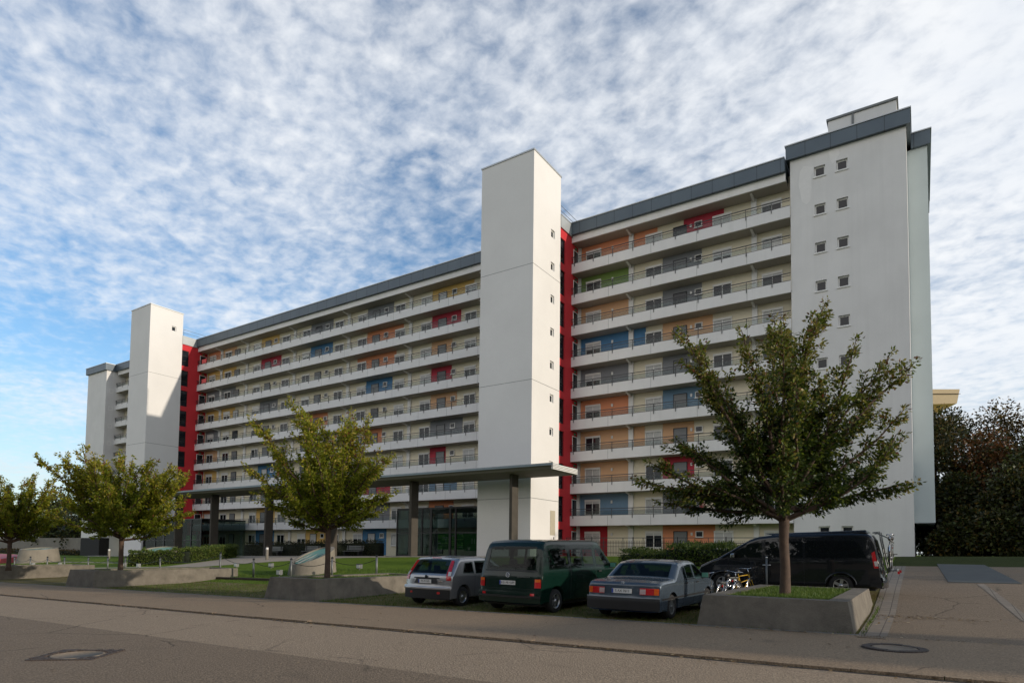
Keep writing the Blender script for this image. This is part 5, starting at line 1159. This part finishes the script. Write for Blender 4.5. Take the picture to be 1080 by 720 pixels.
for s in (-1, 1):
    m = MB(); c.rear(m, s * .76, s * .91, .80, 1.36, xf=xf, yt=(s * .66, s * .765), off=.016, n=(3, 8)); l_ = m.build('tail_light', M['redlamp'], e)
    m = MB(); c.rear(m, s * .79, s * .89, .93, 1.05, xf=xf, yt=(s * .76, s * .86), off=.022, n=(3, 3)); m.build('reversing_lens', M['clearlamp'], l_)
    m = MB(); c.side(m, [(.62, 1.00), (1.18, .98), (1.16, 1.33), (.78, 1.31)], s, xf=xf); m.build('side_window', M['seethru'], e)
    m = MB(); c.side(m, [(1.26, .97), (2.62, .97), (2.02, 1.36), (1.26, 1.36)], s, xf=xf); m.build('side_window', M['seethru'], e)
    m = MB(); c.side(m, [(1.20, .32), (1.215, .32), (1.215, .95), (1.20, .95)], s, xf=xf, off=.004, n=(1, 6)); m.build('door_gap', M['black'], e)
    m = MB(); c.side(m, [(1.32, .83), (1.48, .83), (1.48, .87), (1.32, .87)], s, xf=xf, off=.03, n=(2, 1)); m.build('door_handle', M['p_silver'], e)
m = MB(); c.rear(m, -.91, .91, .25, .52, xf=xf, off=.03); m.build('bumper', M['black'], e)
m = MB(); c.rear(m, -.945, .945, .53, .64, xf=xf, off=.045); m.build('bumper_top', M['p_silver'], e)
m = MB(); c.rear(m, -.48, .48, .70, .84, xf=xf, off=.012, yt=(-.40, .40)); m.build('plate_recess', M['black'], e)
plate(e, c, xf, .02, .765, 'FN M 559', .035)
m = MB(); c.rear(m, -.52, .52, .845, .875, xf=xf, off=.02, n=(8, 1)); m.build('tailgate_trim', M['black'], e)
m = MB(); x_ = c.xr(.9) - .02; m.lathe([(.05, 0), (.05, .012), (.001, .016)], 16, xf(x_, 0, .905), Vector(xf(-1, 0, 0)) - Vector(xf(0, 0, 0))); m.build('badge', M['ink'], e)
m = MB(); m.hexa([xf(c.xr(.78) - .03, -.52, .77), xf(c.xr(.78), -.52, .77), xf(c.xr(.78), -.66, .77), xf(c.xr(.78) - .03, -.66, .77), xf(c.xr(.78) - .03, -.52, .79), xf(c.xr(.78), -.52, .79), xf(c.xr(.78), -.66, .79), xf(c.xr(.78) - .03, -.66, .79)]); m.build('model_badge', M['chrome'], e)
for s in (-1, 1): m = MB(); c.rear(m, s * .50, s * .60, .40, .46, xf=xf, off=.035, n=(1, 1)); m.build('reflector', M['redlamp'], e)
for wx in c.wheels:
    for s in (-1, 1): wheel(e, wx, s * (c.W / 2 - .11), c.wr, .19, xf, 9)
mirror(e, c, xf, 2.5, 1.0, 'p_silver'); dark_under(c, e, xf)
# dark green van ---------------------------------------------------------------
c = Car(4.95, 2.10, [(0, .52), (.02, .60), (.05, .98), (.08, 1.06), (.26, 1.72), (.34, 1.86), (.44, 1.92), (.8, 1.945), (3.1, 1.945), (3.35, 1.91), (4.15, 1.12), (4.3, 1.06), (4.85, .84), (4.95, .5)], .27, (.80, 3.85), .325, 1.08, .17, rear_round=.10)
e, xf, _ = vehicle('passenger_van', 'dark green passenger van parked between the silver hatchback and the sedan', 'van', CARS['green'][0], CARS['green'][1], CARS['green'][2])
c.cut([[(.44, 1.18), (1.48, 1.18), (1.48, 1.72), (.52, 1.72)], [(1.62, 1.18), (2.20, 1.18), (2.20, 1.72), (1.62, 1.72)], [(2.30, 1.18), (2.90, 1.18), (2.90, 1.72), (2.30, 1.72)], [(3.06, 1.18), (3.88, 1.18), (3.34, 1.72), (3.06, 1.72)]], (.81, .75, 1.165, 1.755), [(3.45, 4.1, .70, .78)]); c.body(M['p_green'], 'body', e, xf); seats(c, e, xf, (1.1, 2.0, 2.9), 1.42)
m = MB(); c.rear(m, -.82, .82, 1.16, 1.76, xf=xf, yt=(-.76, .76)); m.build('rear_window', M['seethru'], e)
m = MB(); c.rear(m, -.86, .86, 1.115, 1.15, xf=xf, off=.006, n=(8, 1)); m.build('window_seal', M['black'], e)
for s in (-1, 1):
    for (a, b2_, c1, d1) in ((.42, 1.50, .50, 1.50), (1.60, 2.22, 1.60, 2.22), (2.28, 2.92, 2.28, 2.92)):
        m = MB(); c.side(m, [(a, 1.17), (b2_, 1.17), (d1, 1.73), (c1, 1.73)], s, xf=xf); g = m.build('side_window', M['seethru'], e)
    m = MB(); c.side(m, [(3.04, 1.17), (3.92, 1.17), (3.36, 1.73), (3.04, 1.73)], s, xf=xf); m.build('side_window', M['seethru'], e)
    for x_ in (1.54, 2.98): m = MB(); c.side(m, [(x_, .36), (x_ + .016, .36), (x_ + .016, 1.80), (x_, 1.80)], s, xf=xf, off=.003, n=(1, 8)); m.build('door_gap', M['black'], e)
    m = MB(); c.side(m, [(.6, .93), (4.2, .93), (4.2, .965), (.6, .965)], s, xf=xf, off=.012, n=(20, 1)); m.build('side_moulding', M['p_green'], e)
    m = MB(); c.rear(m, s * .83, s * 1.005, .70, .93, xf=xf, off=.020, n=(3, 3)); l_ = m.build('tail_light', M['redlamp'], e)
    m = MB(); c.rear(m, s * .84, s * .99, .855, .925, xf=xf, off=.026, n=(3, 2)); m.build('indicator_lens', M['orangelamp'], l_)
    m = MB(); c.rear(m, s * .74, s * .86, .50, .56, xf=xf, off=.06, n=(1, 1)); m.build('reflector', M['redlamp'], e)
    m = MB(); c.side(m, [(3.10, 1.02), (3.28, 1.02), (3.28, 1.07), (3.10, 1.07)], s, xf=xf, off=.035, n=(2, 1)); m.build('door_handle', M['black'], e)
m = MB(); c.rear(m, -1.02, 1.02, .30, .60, xf=xf, off=.05); m.build('bumper', M['p_green'], e)
m = MB(); c.rear(m, -1.03, 1.03, .44, .49, xf=xf, off=.06, n=(8, 1)); m.build('bumper_strip', M['black'], e)
m = MB(); c.rear(m, -.80, .80, .66, .665, xf=xf, off=.006, n=(8, 1)); m.build('tailgate_gap', M['black'], e)
plate(e, c, xf, .02, .82, 'KG AB 4289', .02)
roundel(e, c, xf, .03, 1.02, .062, [[(-.55, .75), (-.2, -.05), (.0, .35), (.2, -.05), (.55, .75)], [(-.8, .45), (-.35, -.85), (0, -.1), (.35, -.85), (.8, .45)]])
m = MB()
for k in range(9): yy = -.28 - k * .045; x_ = c.warp(c.xr(.98), yy) - .014; m.hexa([xf(x_, yy - .028, .965), xf(x_ + .008, yy - .028, .965), xf(x_ + .008, yy, .965), xf(x_, yy, .965), xf(x_, yy - .028, .985), xf(x_ + .008, yy - .028, .985), xf(x_ + .008, yy, .985), xf(x_, yy, .985)])
m.build('model_badge', M['greysteel'], e)
for wx in c.wheels:
    for s in (-1, 1): wheel(e, wx, s * (c.W / 2 - .12), c.wr, .20, xf, 5)
mirror(e, c, xf, 3.95, 1.2, 'p_green'); dark_under(c, e, xf)
# grey-blue saloon ----------------------------------------------------------------
c = Car(4.42, 1.92, [(0, .50), (.03, .58), (.06, .84), (.10, .90), (.30, .935), (.98, .955), (1.06, .98), (1.56, 1.30), (1.68, 1.345), (2.1, 1.385), (2.5, 1.37), (2.72, 1.33), (3.32, .965), (3.45, .93), (4.2, .80), (4.36, .70), (4.42, .5)], .22, (.86, 3.52), .305, .90, .30, rear_round=.10, crown=.025)
e, xf, _ = vehicle('saloon_car', 'older grey blue saloon car parked beside the nearest planter, rear towards the road', 'car', CARS['saloon'][0], CARS['saloon'][1], CARS['saloon'][2])
c.cut([[(1.90, .96), (2.34, .96), (2.33, 1.28), (1.90, 1.245)], [(2.48, .96), (3.16, .96), (2.70, 1.26), (2.46, 1.285)]], None, [(1.08, 1.55, .75, .665), (2.76, 3.26, .67, .75)]); c.body(M['p_blue'], 'body', e, xf); seats(c, e, xf, (1.5, 2.45), 1.15)
m = MB(); vs = []
def slope(m, x0, x1, w0, w1, off, mi=0, n=8):
    vs = []
    for j in range(n + 1):
        for i in range(n + 1):
            x = x0 + (x1 - x0) * j / n; w = w0 + (w1 - w0) * j / n; y = -w + 2 * w * i / n; z = c.zt(x) + c.cr * (1 - (y / (c.hw(x, c.zt(x)) - .06)) ** 2) * .98
            vs.append(xf(x - off * .5, y, z + off))
    m.add(vs, [(j * (n + 1) + i, j * (n + 1) + i + 1, (j + 1) * (n + 1) + i + 1, (j + 1) * (n + 1) + i) for j in range(n) for i in range(n)], mi, True)
slope(m, 1.07, 1.56, .76, .67, .012); m.build('rear_window', M['seethru'], e)
m = MB(); slope(m, 2.74, 3.28, .67, .76, .012); m.build('windscreen', M['seethru'], e)
for s in (-1, 1):
    m = MB(); c.side(m, [(1.66, .95), (1.84, .95), (1.84, 1.22), (1.74, 1.20)], s, xf=xf, n=(2, 4)); m.build('side_window', M['seethru'], e)
    m = MB(); c.side(m, [(1.88, .95), (2.36, .95), (2.34, 1.29), (1.88, 1.255)], s, xf=xf); m.build('side_window', M['seethru'], e)
    m = MB(); c.side(m, [(2.46, .95), (3.20, .95), (2.70, 1.27), (2.44, 1.295)], s, xf=xf); m.build('side_window', M['seethru'], e)
    for x_ in (1.62, 2.40): m = MB(); c.side(m, [(x_, .30), (x_ + .014, .30), (x_ + .014, .90), (x_, .90)], s, xf=xf, off=.003, n=(1, 6)); m.build('door_gap', M['black'], e)
    for x_ in (1.68, 2.50): m = MB(); c.side(m, [(x_, .81), (x_ + .16, .81), (x_ + .16, .845), (x_, .845)], s, xf=xf, off=.028, n=(2, 1)); m.build('door_handle', M['black'], e)
    m = MB(); c.side(m, [(.12, .50), (4.3, .50), (4.3, .54), (.12, .54)], s, xf=xf, off=.012, n=(24, 1)); m.build('side_moulding', M['black'], e)
    m = MB(); c.side(m, [(1.60, .915), (3.28, .915), (3.28, .93), (1.60, .93)], s, xf=xf, off=.010, n=(12, 1)); m.build('window_trim', M['chrome'], e)
    m = MB(); c.rear(m, s * .46, s * .91, .625, .775, xf=xf, off=.014, n=(5, 3)); l_ = m.build('tail_light', M['redlamp'], e)
    m = MB(); c.rear(m, s * .80, s * .905, .63, .77, xf=xf, off=.019, n=(3, 2)); m.build('indicator_lens', M['orangelamp'], l_)
    m = MB(); c.rear(m, s * .46, s * .60, .64, .76, xf=xf, off=.019, n=(3, 2)); m.build('reversing_lens', M['clearlamp'], l_)
    for k in range(4): m = MB(); c.rear(m, s * .45, s * .92, .655 + k * .032, .662 + k * .032, xf=xf, off=.024, n=(5, 1)); m.build('lens_rib', M['redlamp'], l_)
m = MB(); c.rear(m, -.945, .945, .26, .56, xf=xf, off=.05); m.build('bumper', M['black'], e)
m = MB(); c.rear(m, -.945, .945, .545, .565, xf=xf, off=.06, n=(8, 1)); m.build('bumper_trim', M['p_blue'], e)
plate(e, c, xf, 0.0, .70, 'S AX 7611', .02)
x_ = c.xr(.87); roundel(e, c, xf, 0, .89, .036, [[(0, 1), (0, 0), (.86, -.5)], [(0, 0), (-.86, -.5)]], .016)
for wx in c.wheels:
    for s in (-1, 1): wheel(e, wx, s * (c.W / 2 - .12), c.wr, .19, xf, 12, 'greysteel')
mirror(e, c, xf, 3.05, .98, 'black'); dark_under(c, e, xf)
# long black van, seen from its left side -------------------------------------------
c = Car(5.5, 1.90, [(0, .50), (.03, .60), (.06, 1.0), (.22, 1.70), (.28, 1.80), (.38, 1.87), (.8, 1.895), (2.9, 1.885), (3.45, 1.83), (3.72, 1.74), (4.72, 1.16), (4.92, 1.09), (5.35, .90), (5.45, .72), (5.5, .5)], .26, (1.14, 4.58), .335, 1.10, .15, rear_round=.10)
e, xf, _ = vehicle('camper_van', 'long black van with tinted windows and a bicycle rack on its rear end', 'van', CARS['black'][0], CARS['black'][1], CARS['black'][2])
c.body(M['p_black'], 'body', e, xf)
for s in (-1, 1):
    m = MB(); c.side(m, [(.62, 1.17), (2.08, 1.17), (2.08, 1.67), (.74, 1.67)], s, xf=xf, n=(12, 5)); c.side(m, [(.42, 1.17), (.62, 1.17), (.74, 1.67), (.60, 1.55)], s, xf=xf, n=(3, 5)); m.build('side_window', M['carglass'], e)
    m = MB(); c.side(m, [(2.16, 1.17), (3.24, 1.17), (3.24, 1.67), (2.16, 1.67)], s, xf=xf, n=(10, 5)); m.build('side_window', M['carglass'], e)
    m = MB(); c.side(m, [(3.36, 1.17), (4.46, 1.17), (3.76, 1.60), (3.36, 1.64)], s, xf=xf); m.build('side_window', M['seegreen'], e)
    m = MB(); c.side(m, [(4.50, 1.16), (4.64, 1.14), (3.86, 1.60), (3.80, 1.60)], s, xf=xf, n=(2, 5)); m.build('quarter_window', M['carglass'], e)
    for x_ in (2.12, 3.30, 4.36): m = MB(); c.side(m, [(x_, .36), (x_ + .016, .36), (x_ + .016, 1.12), (x_, 1.12)], s, xf=xf, off=.003, n=(1, 8)); m.build('door_gap', M['rubber'], e)
    m = MB(); c.side(m, [(.25, 1.02), (4.9, .98), (4.9, 1.0), (.25, 1.045)], s, xf=xf, off=.012, n=(24, 1)); m.build('side_crease', M['p_black'], e)
    m = MB(); c.side(m, [(.2, .60), (5.0, .60), (5.0, .64), (.2, .64)], s, xf=xf, off=.014, n=(24, 1)); m.build('side_moulding', M['p_black'], e)
    m = MB(); c.side(m, [(3.42, 1.00), (3.62, 1.00), (3.62, 1.05), (3.42, 1.05)], s, xf=xf, off=.035, n=(2, 1)); m.build('door_handle', M['p_black'], e)
    m = MB(); c.side(m, [(.07, .86), (.20, .86), (.27, 1.30), (.18, 1.36)], s, xf=xf, off=.012, n=(3, 6)); l_ = m.build('tail_light', M['redlamp'], e)
    m = MB(); c.side(m, [(.07, .92), (.17, .92), (.20, 1.06), (.10, 1.06)], s, xf=xf, off=.018, n=(2, 3)); m.build('reversing_lens', M['clearlamp'], l_)
    for wx in c.wheels:                          # flared arches
        m = MB(); P = [xf(wx + (c.wr + .075) * math.cos(t), s * (c.hw(wx, .6) + .004), c.wr + (c.wr + .06) * math.sin(t) * .97) for t in np.linspace(.12, math.pi - .12, 22)]; m.tube(P, .032, 6, cap=False); m.build('wheel_arch', M['p_black'], e)
m = MB(); c.rear(m, -.72, .72, 1.15, 1.68, xf=xf, yt=(-.66, .66)); m.build('rear_window', M['carglass'], e)
m = MB(); c.rear(m, -.92, .92, .28, .60, xf=xf, off=.05); m.build('bumper', M['p_black'], e)
m = MB(); m.hexa([xf(.42, -.78, 1.885), xf(3.1, -.74, 1.88), xf(3.1, .74, 1.88), xf(.42, .78, 1.885), xf(.44, -.74, 1.985), xf(3.3, -.64, 1.93), xf(3.3, .64, 1.93), xf(.44, .74, 1.985)]); m.build('pop_up_roof', M['p_black'], e, bevel=.03)
for wx in c.wheels:
    for s in (-1, 1): wheel(e, wx, s * (c.W / 2 - .12), c.wr, .22, xf, 5)
mirror(e, c, xf, 4.22, 1.22, 'chrome', glassm='carglass'); dark_under(c, e, xf)
plate(e, c, xf, 0, .72, 'FN V 381', .03)
# rack on the van's rear, with a bicycle on it
m = MB()
for y in (-.5, .5):
    m.tube([xf(.30, y, 1.90), xf(.12, y, 1.93), xf(.10, y, 1.70), xf(-.04, y, .85), xf(-.08, y, .72)], .020, 8); m.tube([xf(-.05, y, .78), xf(-.30, y, .80)], .020, 8); m.tube([xf(.20, y, 1.90), xf(-.14, y, 1.72), xf(-.20, y, 1.6)], .016, 8)
m.tube([xf(-.28, -.85, .80), xf(-.28, .85, .80)], .03, 8); m.tube([xf(-.16, -.85, .80), xf(-.16, .85, .80)], .03, 8); m.tube([xf(.0, -.6, 1.3), xf(.0, .6, 1.3)], .02, 8)
rk = m.build('bicycle_rack', M['greysteel'], e); m = MB()
for y in (-.8, .8): m.hexa([xf(-.37, y - .06, .70), xf(-.31, y - .06, .70), xf(-.31, y + .06, .70), xf(-.37, y + .06, .70), xf(-.37, y - .06, .78), xf(-.31, y - .06, .78), xf(-.31, y + .06, .78), xf(-.37, y + .06, .78)])
m.build('rack_lamp', M['redlamp'], rk)
VANXF = xf
# ------------------------------------------------------------------ bicycles
def bicycle(base, fwd, up, framemat, label, r=.34, bar=1.0):
    base = Vector(base); f = Vector(fwd).normalized(); u = Vector(up).normalized(); l = u.cross(f).normalized()
    e = empty('bicycle', base, label, 'bicycle'); X = lambda a, b, c_: tuple(base + f * a + l * b + u * c_)
    def wh(a):
        c0 = Vector(X(a, 0, r)); m = MB(); n = 32; m.tube([c0 + f * r * math.cos(2 * math.pi * k / n) + u * r * math.sin(2 * math.pi * k / n) for k in range(n + 1)], .020, 6, cap=False); t = m.build('wheel', M['rubber'], e)
        m = MB(); m.tube([c0 + (f * math.cos(2 * math.pi * k / n) + u * math.sin(2 * math.pi * k / n)) * (r - .028) for k in range(n + 1)], .010, 5, cap=False)
        for k in range(14): a_ = 2 * math.pi * k / 14; m.tube([c0 + l * .02 * (-1) ** k, c0 + (f * math.cos(a_) + u * math.sin(a_)) * (r - .03)], .0028, 4, cap=False)
        m.tube([c0 - l * .05, c0 + l * .05], .025, 8); m.build('rim', M['alloy'], t)
        m = MB(); P = [c0 + (f * math.cos(t_) + u * math.sin(t_)) * (r + .045) for t_ in np.linspace(.5, 2.9, 14)]; m.tube(P, .022, 5, cap=False); m.build('mudguard', M['chrome'], e)
    wh(0); wh(1.06)
    m = MB(); bb = (.44, 0, .28); st = (.30, 0, .76); hd = (.86, 0, .80); hl = (.90, 0, .66)
    for a, b_, w in ((bb, st, .018), (bb, hl, .020), (st, hd, .016), ((.36, 0, .56), hl, .014), (hd, hl, .022)): m.tube([X(*a), X(*b_)], w, 8)
    for s in (-.05, .05): m.tube([X(0, s, r), X(bb[0], s * .6, bb[2])], .011, 6); m.tube([X(0, s, r), X(st[0], s * .4, st[2] - .06)], .010, 6); m.tube([X(1.06, s, r), X(.91, s * .9, .64)], .013, 6)
    m.tube([X(*st), X(.27, 0, .88)], .013, 8); m.build('frame', M[framemat], e)
    m = MB(); m.tube([X(.16, 0, .90), X(.24, 0, .905), X(.34, 0, .905), X(.42, 0, .90)], [.03, .085, .05, .02], 8); m.build('saddle', M['black'], e)
    m = MB(); m.tube([X(.86, 0, .80), X(.83, 0, .98)], .012, 8); m.tube([X(.68, -.29 * bar, 1.0), X(.80, -.24 * bar, 1.02), X(.84, 0, .99), X(.80, .24 * bar, 1.02), X(.68, .29 * bar, 1.0)], .012, 8); hb = m.build('handlebar', M['chrome'], e)
    m = MB(); m.tube([X(.66, -.29 * bar, 1.0), X(.75, -.26 * bar, 1.01)], .018, 8); m.tube([X(.66, .29 * bar, 1.0), X(.75, .26 * bar, 1.01)], .018, 8); m.build('grip', M['black'], hb)
    m = MB(); m.lathe([(.095, -.008), (.095, .008)], 20, X(.44, -.05, .28), l); m.tube([X(.44, -.06, .28), X(.52, -.08, .14)], .010, 6); m.tube([X(.44, .06, .28), X(.36, .08, .42)], .010, 6); m.obox(X(.53, -.12, .13), f, l, u, .045, .05, .012); m.obox(X(.35, .12, .43), f, l, u, .045, .05, .012); m.build('crank', M['greysteel'], e)
    m = MB(); m.obox(X(-.10, 0, .62), f, l, u, .015, .05, .03); m.build('rear_lamp', M['redlamp'], e)
    m = MB(); m.obox(X(-.02, 0, .72), f, l, u, .22, .06, .012)
    for s in (-.05, .05): m.tube([X(-.10, s, .71), X(0, s, r)], .007, 5)
    m.build('carrier', M['greysteel'], e)
    return e
GB = 'bicycles parked beside the planter'
def bike_at(x, y, az, tilt, mat, label):
    f = Vector((math.cos(az), math.sin(az), 0)); l = Vector((-f.y, f.x, 0)); u = (Vector((0, 0, 1)) + l * tilt).normalized(); e = bicycle((x, y, gz(x, y) + .01), f, u, mat, label); e['group'] = GB; return e
bike_at(-5.15, 17.6, R(92), .10, 'black', 'dark bicycle nearest the saloon car, leaning beside the planter')
bike_at(-4.98, 18.9, R(80), -.08, 'chrome', 'silver framed bicycle with red rear lamp in the middle of the row')
bike_at(-4.86, 20.0, R(70), .08, 'yellowpaint', 'yellow framed bicycle nearest the black van')
b0 = Vector(VANXF(-.12, -.55, .84)); fb = (Vector(VANXF(-.42, 1, .86)) - Vector(VANXF(-.42, 0, .86))).normalized(); e = bicycle(b0, fb, (0, 0, 1), 'greysteel', 'grey bicycle hung on the rack at the rear of the black van', r=.33, bar=.3)
# slim posts
for x, y, h, lab in ((-4.1, 20.9, 1.25, 'slim grey green post between the bicycles and the black van'),):
    z = gz(x, y); e = empty('slim_post', (x, y, z), lab, 'post'); m = MB(); m.tube([(x, y, z - .1), (x, y, z + h)], .032, 8); m.build('post_shaft', M['greysteel'], e); m = MB(); m.tube([(x - .12, y, z + h - .22), (x + .12, y, z + h - .22)], .015, 6); m.lathe([(.04, 0), (.04, .03), (.001, .05)], 8, (x, y, z + h)); m.build('post_fitting', M['alloy'], e)
# ------------------------------------------------------------------ people on the first balcony
def person(x, y, zf, face, label, top, pose, hairm='hair', h=1.68):
    e = empty('person', (x, y, zf), label, 'person'); k = h / 1.7; rot = Matrix.Rotation(face, 3, 'Z')      # local: -y is the front
    sit = pose == 'sit'; hip = .50 if sit else .92
    J = {'pel': (0, 0, hip), 'spn': (0, .0, hip + .20), 'chs': (0, -.02, hip + .42), 'nck': (0, -.02, hip + .56), 'hdb': (0, -.05, hip + .63), 'hdt': (0, -.05, hip + .78)}
    E_ = [('pel', 'spn'), ('spn', 'chs'), ('chs', 'nck'), ('nck', 'hdb'), ('hdb', 'hdt')]; RAD = {'pel': (.16, .11), 'spn': (.135, .10), 'chs': (.165, .11), 'nck': (.055, .055), 'hdb': (.078, .09), 'hdt': (.07, .08)}
    for s, n in ((-1, 'r'), (1, 'l')):
        J['sh' + n] = (s * .19, -.01, hip + .50)
        if pose == 'lean': J['el' + n] = (s * .27, -.14, hip + .24); J['wr' + n] = (s * .15, -.36, hip + .20); J['hd' + n] = (s * .10, -.43, hip + .20)
        elif sit: J['el' + n] = (s * .26, -.10, hip + .24); J['wr' + n] = (s * .14, -.30, hip + .22); J['hd' + n] = (s * .08, -.37, hip + .25)
        else: J['el' + n] = (s * .25, .03, hip + .22); J['wr' + n] = (s * .24, -.10, hip + .02); J['hd' + n] = (s * .23, -.14, hip - .07)
        J['hp' + n] = (s * .095, 0, hip - .05)
        if sit: J['kn' + n] = (s * .12, -.44, hip - .02); J['an' + n] = (s * .12, -.42, .08); J['ft' + n] = (s * .13, -.58, .04)
        else: J['kn' + n] = (s * .10, -.02, .48); J['an' + n] = (s * .10, .02, .08); J['ft' + n] = (s * .12, -.15, .04)
        E_ += [('chs', 'sh' + n), ('sh' + n, 'el' + n), ('el' + n, 'wr' + n), ('wr' + n, 'hd' + n), ('pel', 'hp' + n), ('hp' + n, 'kn' + n), ('kn' + n, 'an' + n), ('an' + n, 'ft' + n)]
        RAD.update({'sh' + n: (.065, .065), 'el' + n: (.043, .043), 'wr' + n: (.030, .030), 'hd' + n: (.035, .022), 'hp' + n: (.09, .09), 'kn' + n: (.062, .062), 'an' + n: (.042, .042), 'ft' + n: (.045, .035)})
    nm = list(J); T = lambda p: rot @ (Vector(p) * k)
    def skin(name, keys, fat, mat, parent, sub=2):
        ks = [n for n in nm if n in keys]; me = bpy.data.meshes.new(name); me.from_pydata([T(J[n]) for n in ks], [(ks.index(a), ks.index(b_)) for a, b_ in E_ if a in keys and b_ in keys], []); me.materials.append(M[mat])
        o = bpy.data.objects.new(name, me); COL.objects.link(o); o.parent = parent; sm = o.modifiers.new('skin', 'SKIN'); sm.use_smooth_shade = True
        for i, n in enumerate(ks): me.skin_vertices[0].data[i].radius = (RAD[n][0] * k + fat, RAD[n][1] * k + fat); me.skin_vertices[0].data[i].use_root = (i == 0)
        ss = o.modifiers.new('sub', 'SUBSURF'); ss.levels = sub; ss.render_levels = sub; return o
    b_ = None
    def mk_skin_layer(me):
        pass
    for nme, keys, fat, mat in (('body', set(nm), 0, 'skin'), ('shirt', {'pel', 'spn', 'chs', 'shl', 'shr', 'ell', 'elr'}, .016, top), ('trousers', {'pel', 'hpl', 'hpr', 'knl', 'knr', 'anl', 'anr'}, .014, 'darkcloth')):
        skin(nme, keys, fat, mat, e)
    m = MB(); hc = Vector(J['hdt']) + Vector((0, .005, -.05))
    for q, (r1, zz) in enumerate(((.10, -.02),)): m.lathe([(.092, -.05), (.100, 0), (.092, .05), (.06, .09), (.001, .105)], 14, T(hc + Vector((0, .02, .0))), (0, 0, 1))
    o = m.build('hair', M[hairm], e, origin=(0, 0, 0)); m = MB()
    for s in (-1, 1): m.lathe([(.010, 0), (.008, .006), (.001, .008)], 6, T(Vector(J['hdb']) + Vector((s * .03, -.085, .055))), rot @ Vector((0, -1, 0)))
    m.build('eye', M['ink'], e, origin=(0, 0, 0)); m = MB(); m.tube([T(Vector(J['hdb']) + Vector((0, -.085, .05))), T(Vector(J['hdb']) + Vector((0, -.108, .018))), T(Vector(J['hdb']) + Vector((0, -.088, .012)))], [.008, .014, .008], 6); m.build('nose', M['skin'], e, origin=(0, 0, 0))
    return e
"""floor of the first balcony"""
BF = ZK[0] + .20
M['greyhair'] = plain('brown_hair', (.10, .035, .02), .7, var=.2)
"""standing man in coral, standing woman in grey, seated person in blue"""
person(-14.0, 48.0, BF, R(60), 'person in a coral red shirt standing at the railing, turned to the others', 'coral', 'stand', 'skin', 1.66)
person(-12.35, 48.05, BF, R(-10), 'person in grey with reddish hair leaning on the railing before a window', 'greycloth', 'lean', 'greyhair', 1.70)
person(-9.4, 48.05, BF, R(-35), 'person in blue sitting behind the railing near the end wall', 'bluecloth', 'sit', 'hair', 1.70)
# chair below the seated person
e = empty('balcony_chair', (-9.4, 48.1, BF), 'dark chair on the first balcony under the person in blue', 'chair'); m = MB(); m.box(-9.64, -9.16, 47.88, 48.32, BF + .36, BF + .40); m.build('seat', M['black'], e); m = MB(); m.box(-9.64, -9.16, 48.32, 48.36, BF + .45, BF + .85); m.build('backrest', M['black'], e)
for dx in (-.21, .21):
    for dy in (-.18, .18): m = MB(); m.box(-9.4 + dx - .015, -9.4 + dx + .015, 48.1 + dy - .015, 48.1 + dy + .015, BF, BF + .36); m.build('leg', M['black'], e)

# cloths hung over railings, a bag on the parapet
def cloth(x, k, w, h, mat, label):
    m = MB(); z = ZK[k] + 1.43; n = 8; vs = []
    for j in range(n + 1):
        for i in range(n + 1):
            u, v = i / n, j / n; vs.append((x - w / 2 + w * u, YF - .075 + .018 * math.sin(u * 14 + v * 3), z - h * v - .02 * math.sin(u * 9)))
    vs2 = [(a, b + .012, c) for a, b, c in vs]; w_ = n + 1; f = [(j * w_ + i, j * w_ + i + 1, (j + 1) * w_ + i + 1, (j + 1) * w_ + i) for j in range(n) for i in range(n)]
    m.add(vs, f, 0, True); m.add(vs2, f, 0, True); m.box(x - w / 2, x + w / 2, YF - .07, YF + .02, z - .004, z + .012); tag(m.build('hung_cloth', M[mat], recalc=False), label, 'cloth')
cloth(-81.7, 8, 1.1, .55, 'coral', 'red cloth over the topmost balcony railing beside the left stair well'); cloth(-81.6, 7, 1.1, .55, 'coral', 'red cloth over the second balcony railing from the top beside the left stair well')
m = MB(); m.box(-11.15, -10.7, YF + .06, YF + .32, ZK[0] + .84, ZK[0] + 1.0); tag(m.build('dark_box', M['darkcloth'], bevel=.03), 'small dark box on the first balcony parapet near the seated person', 'box')
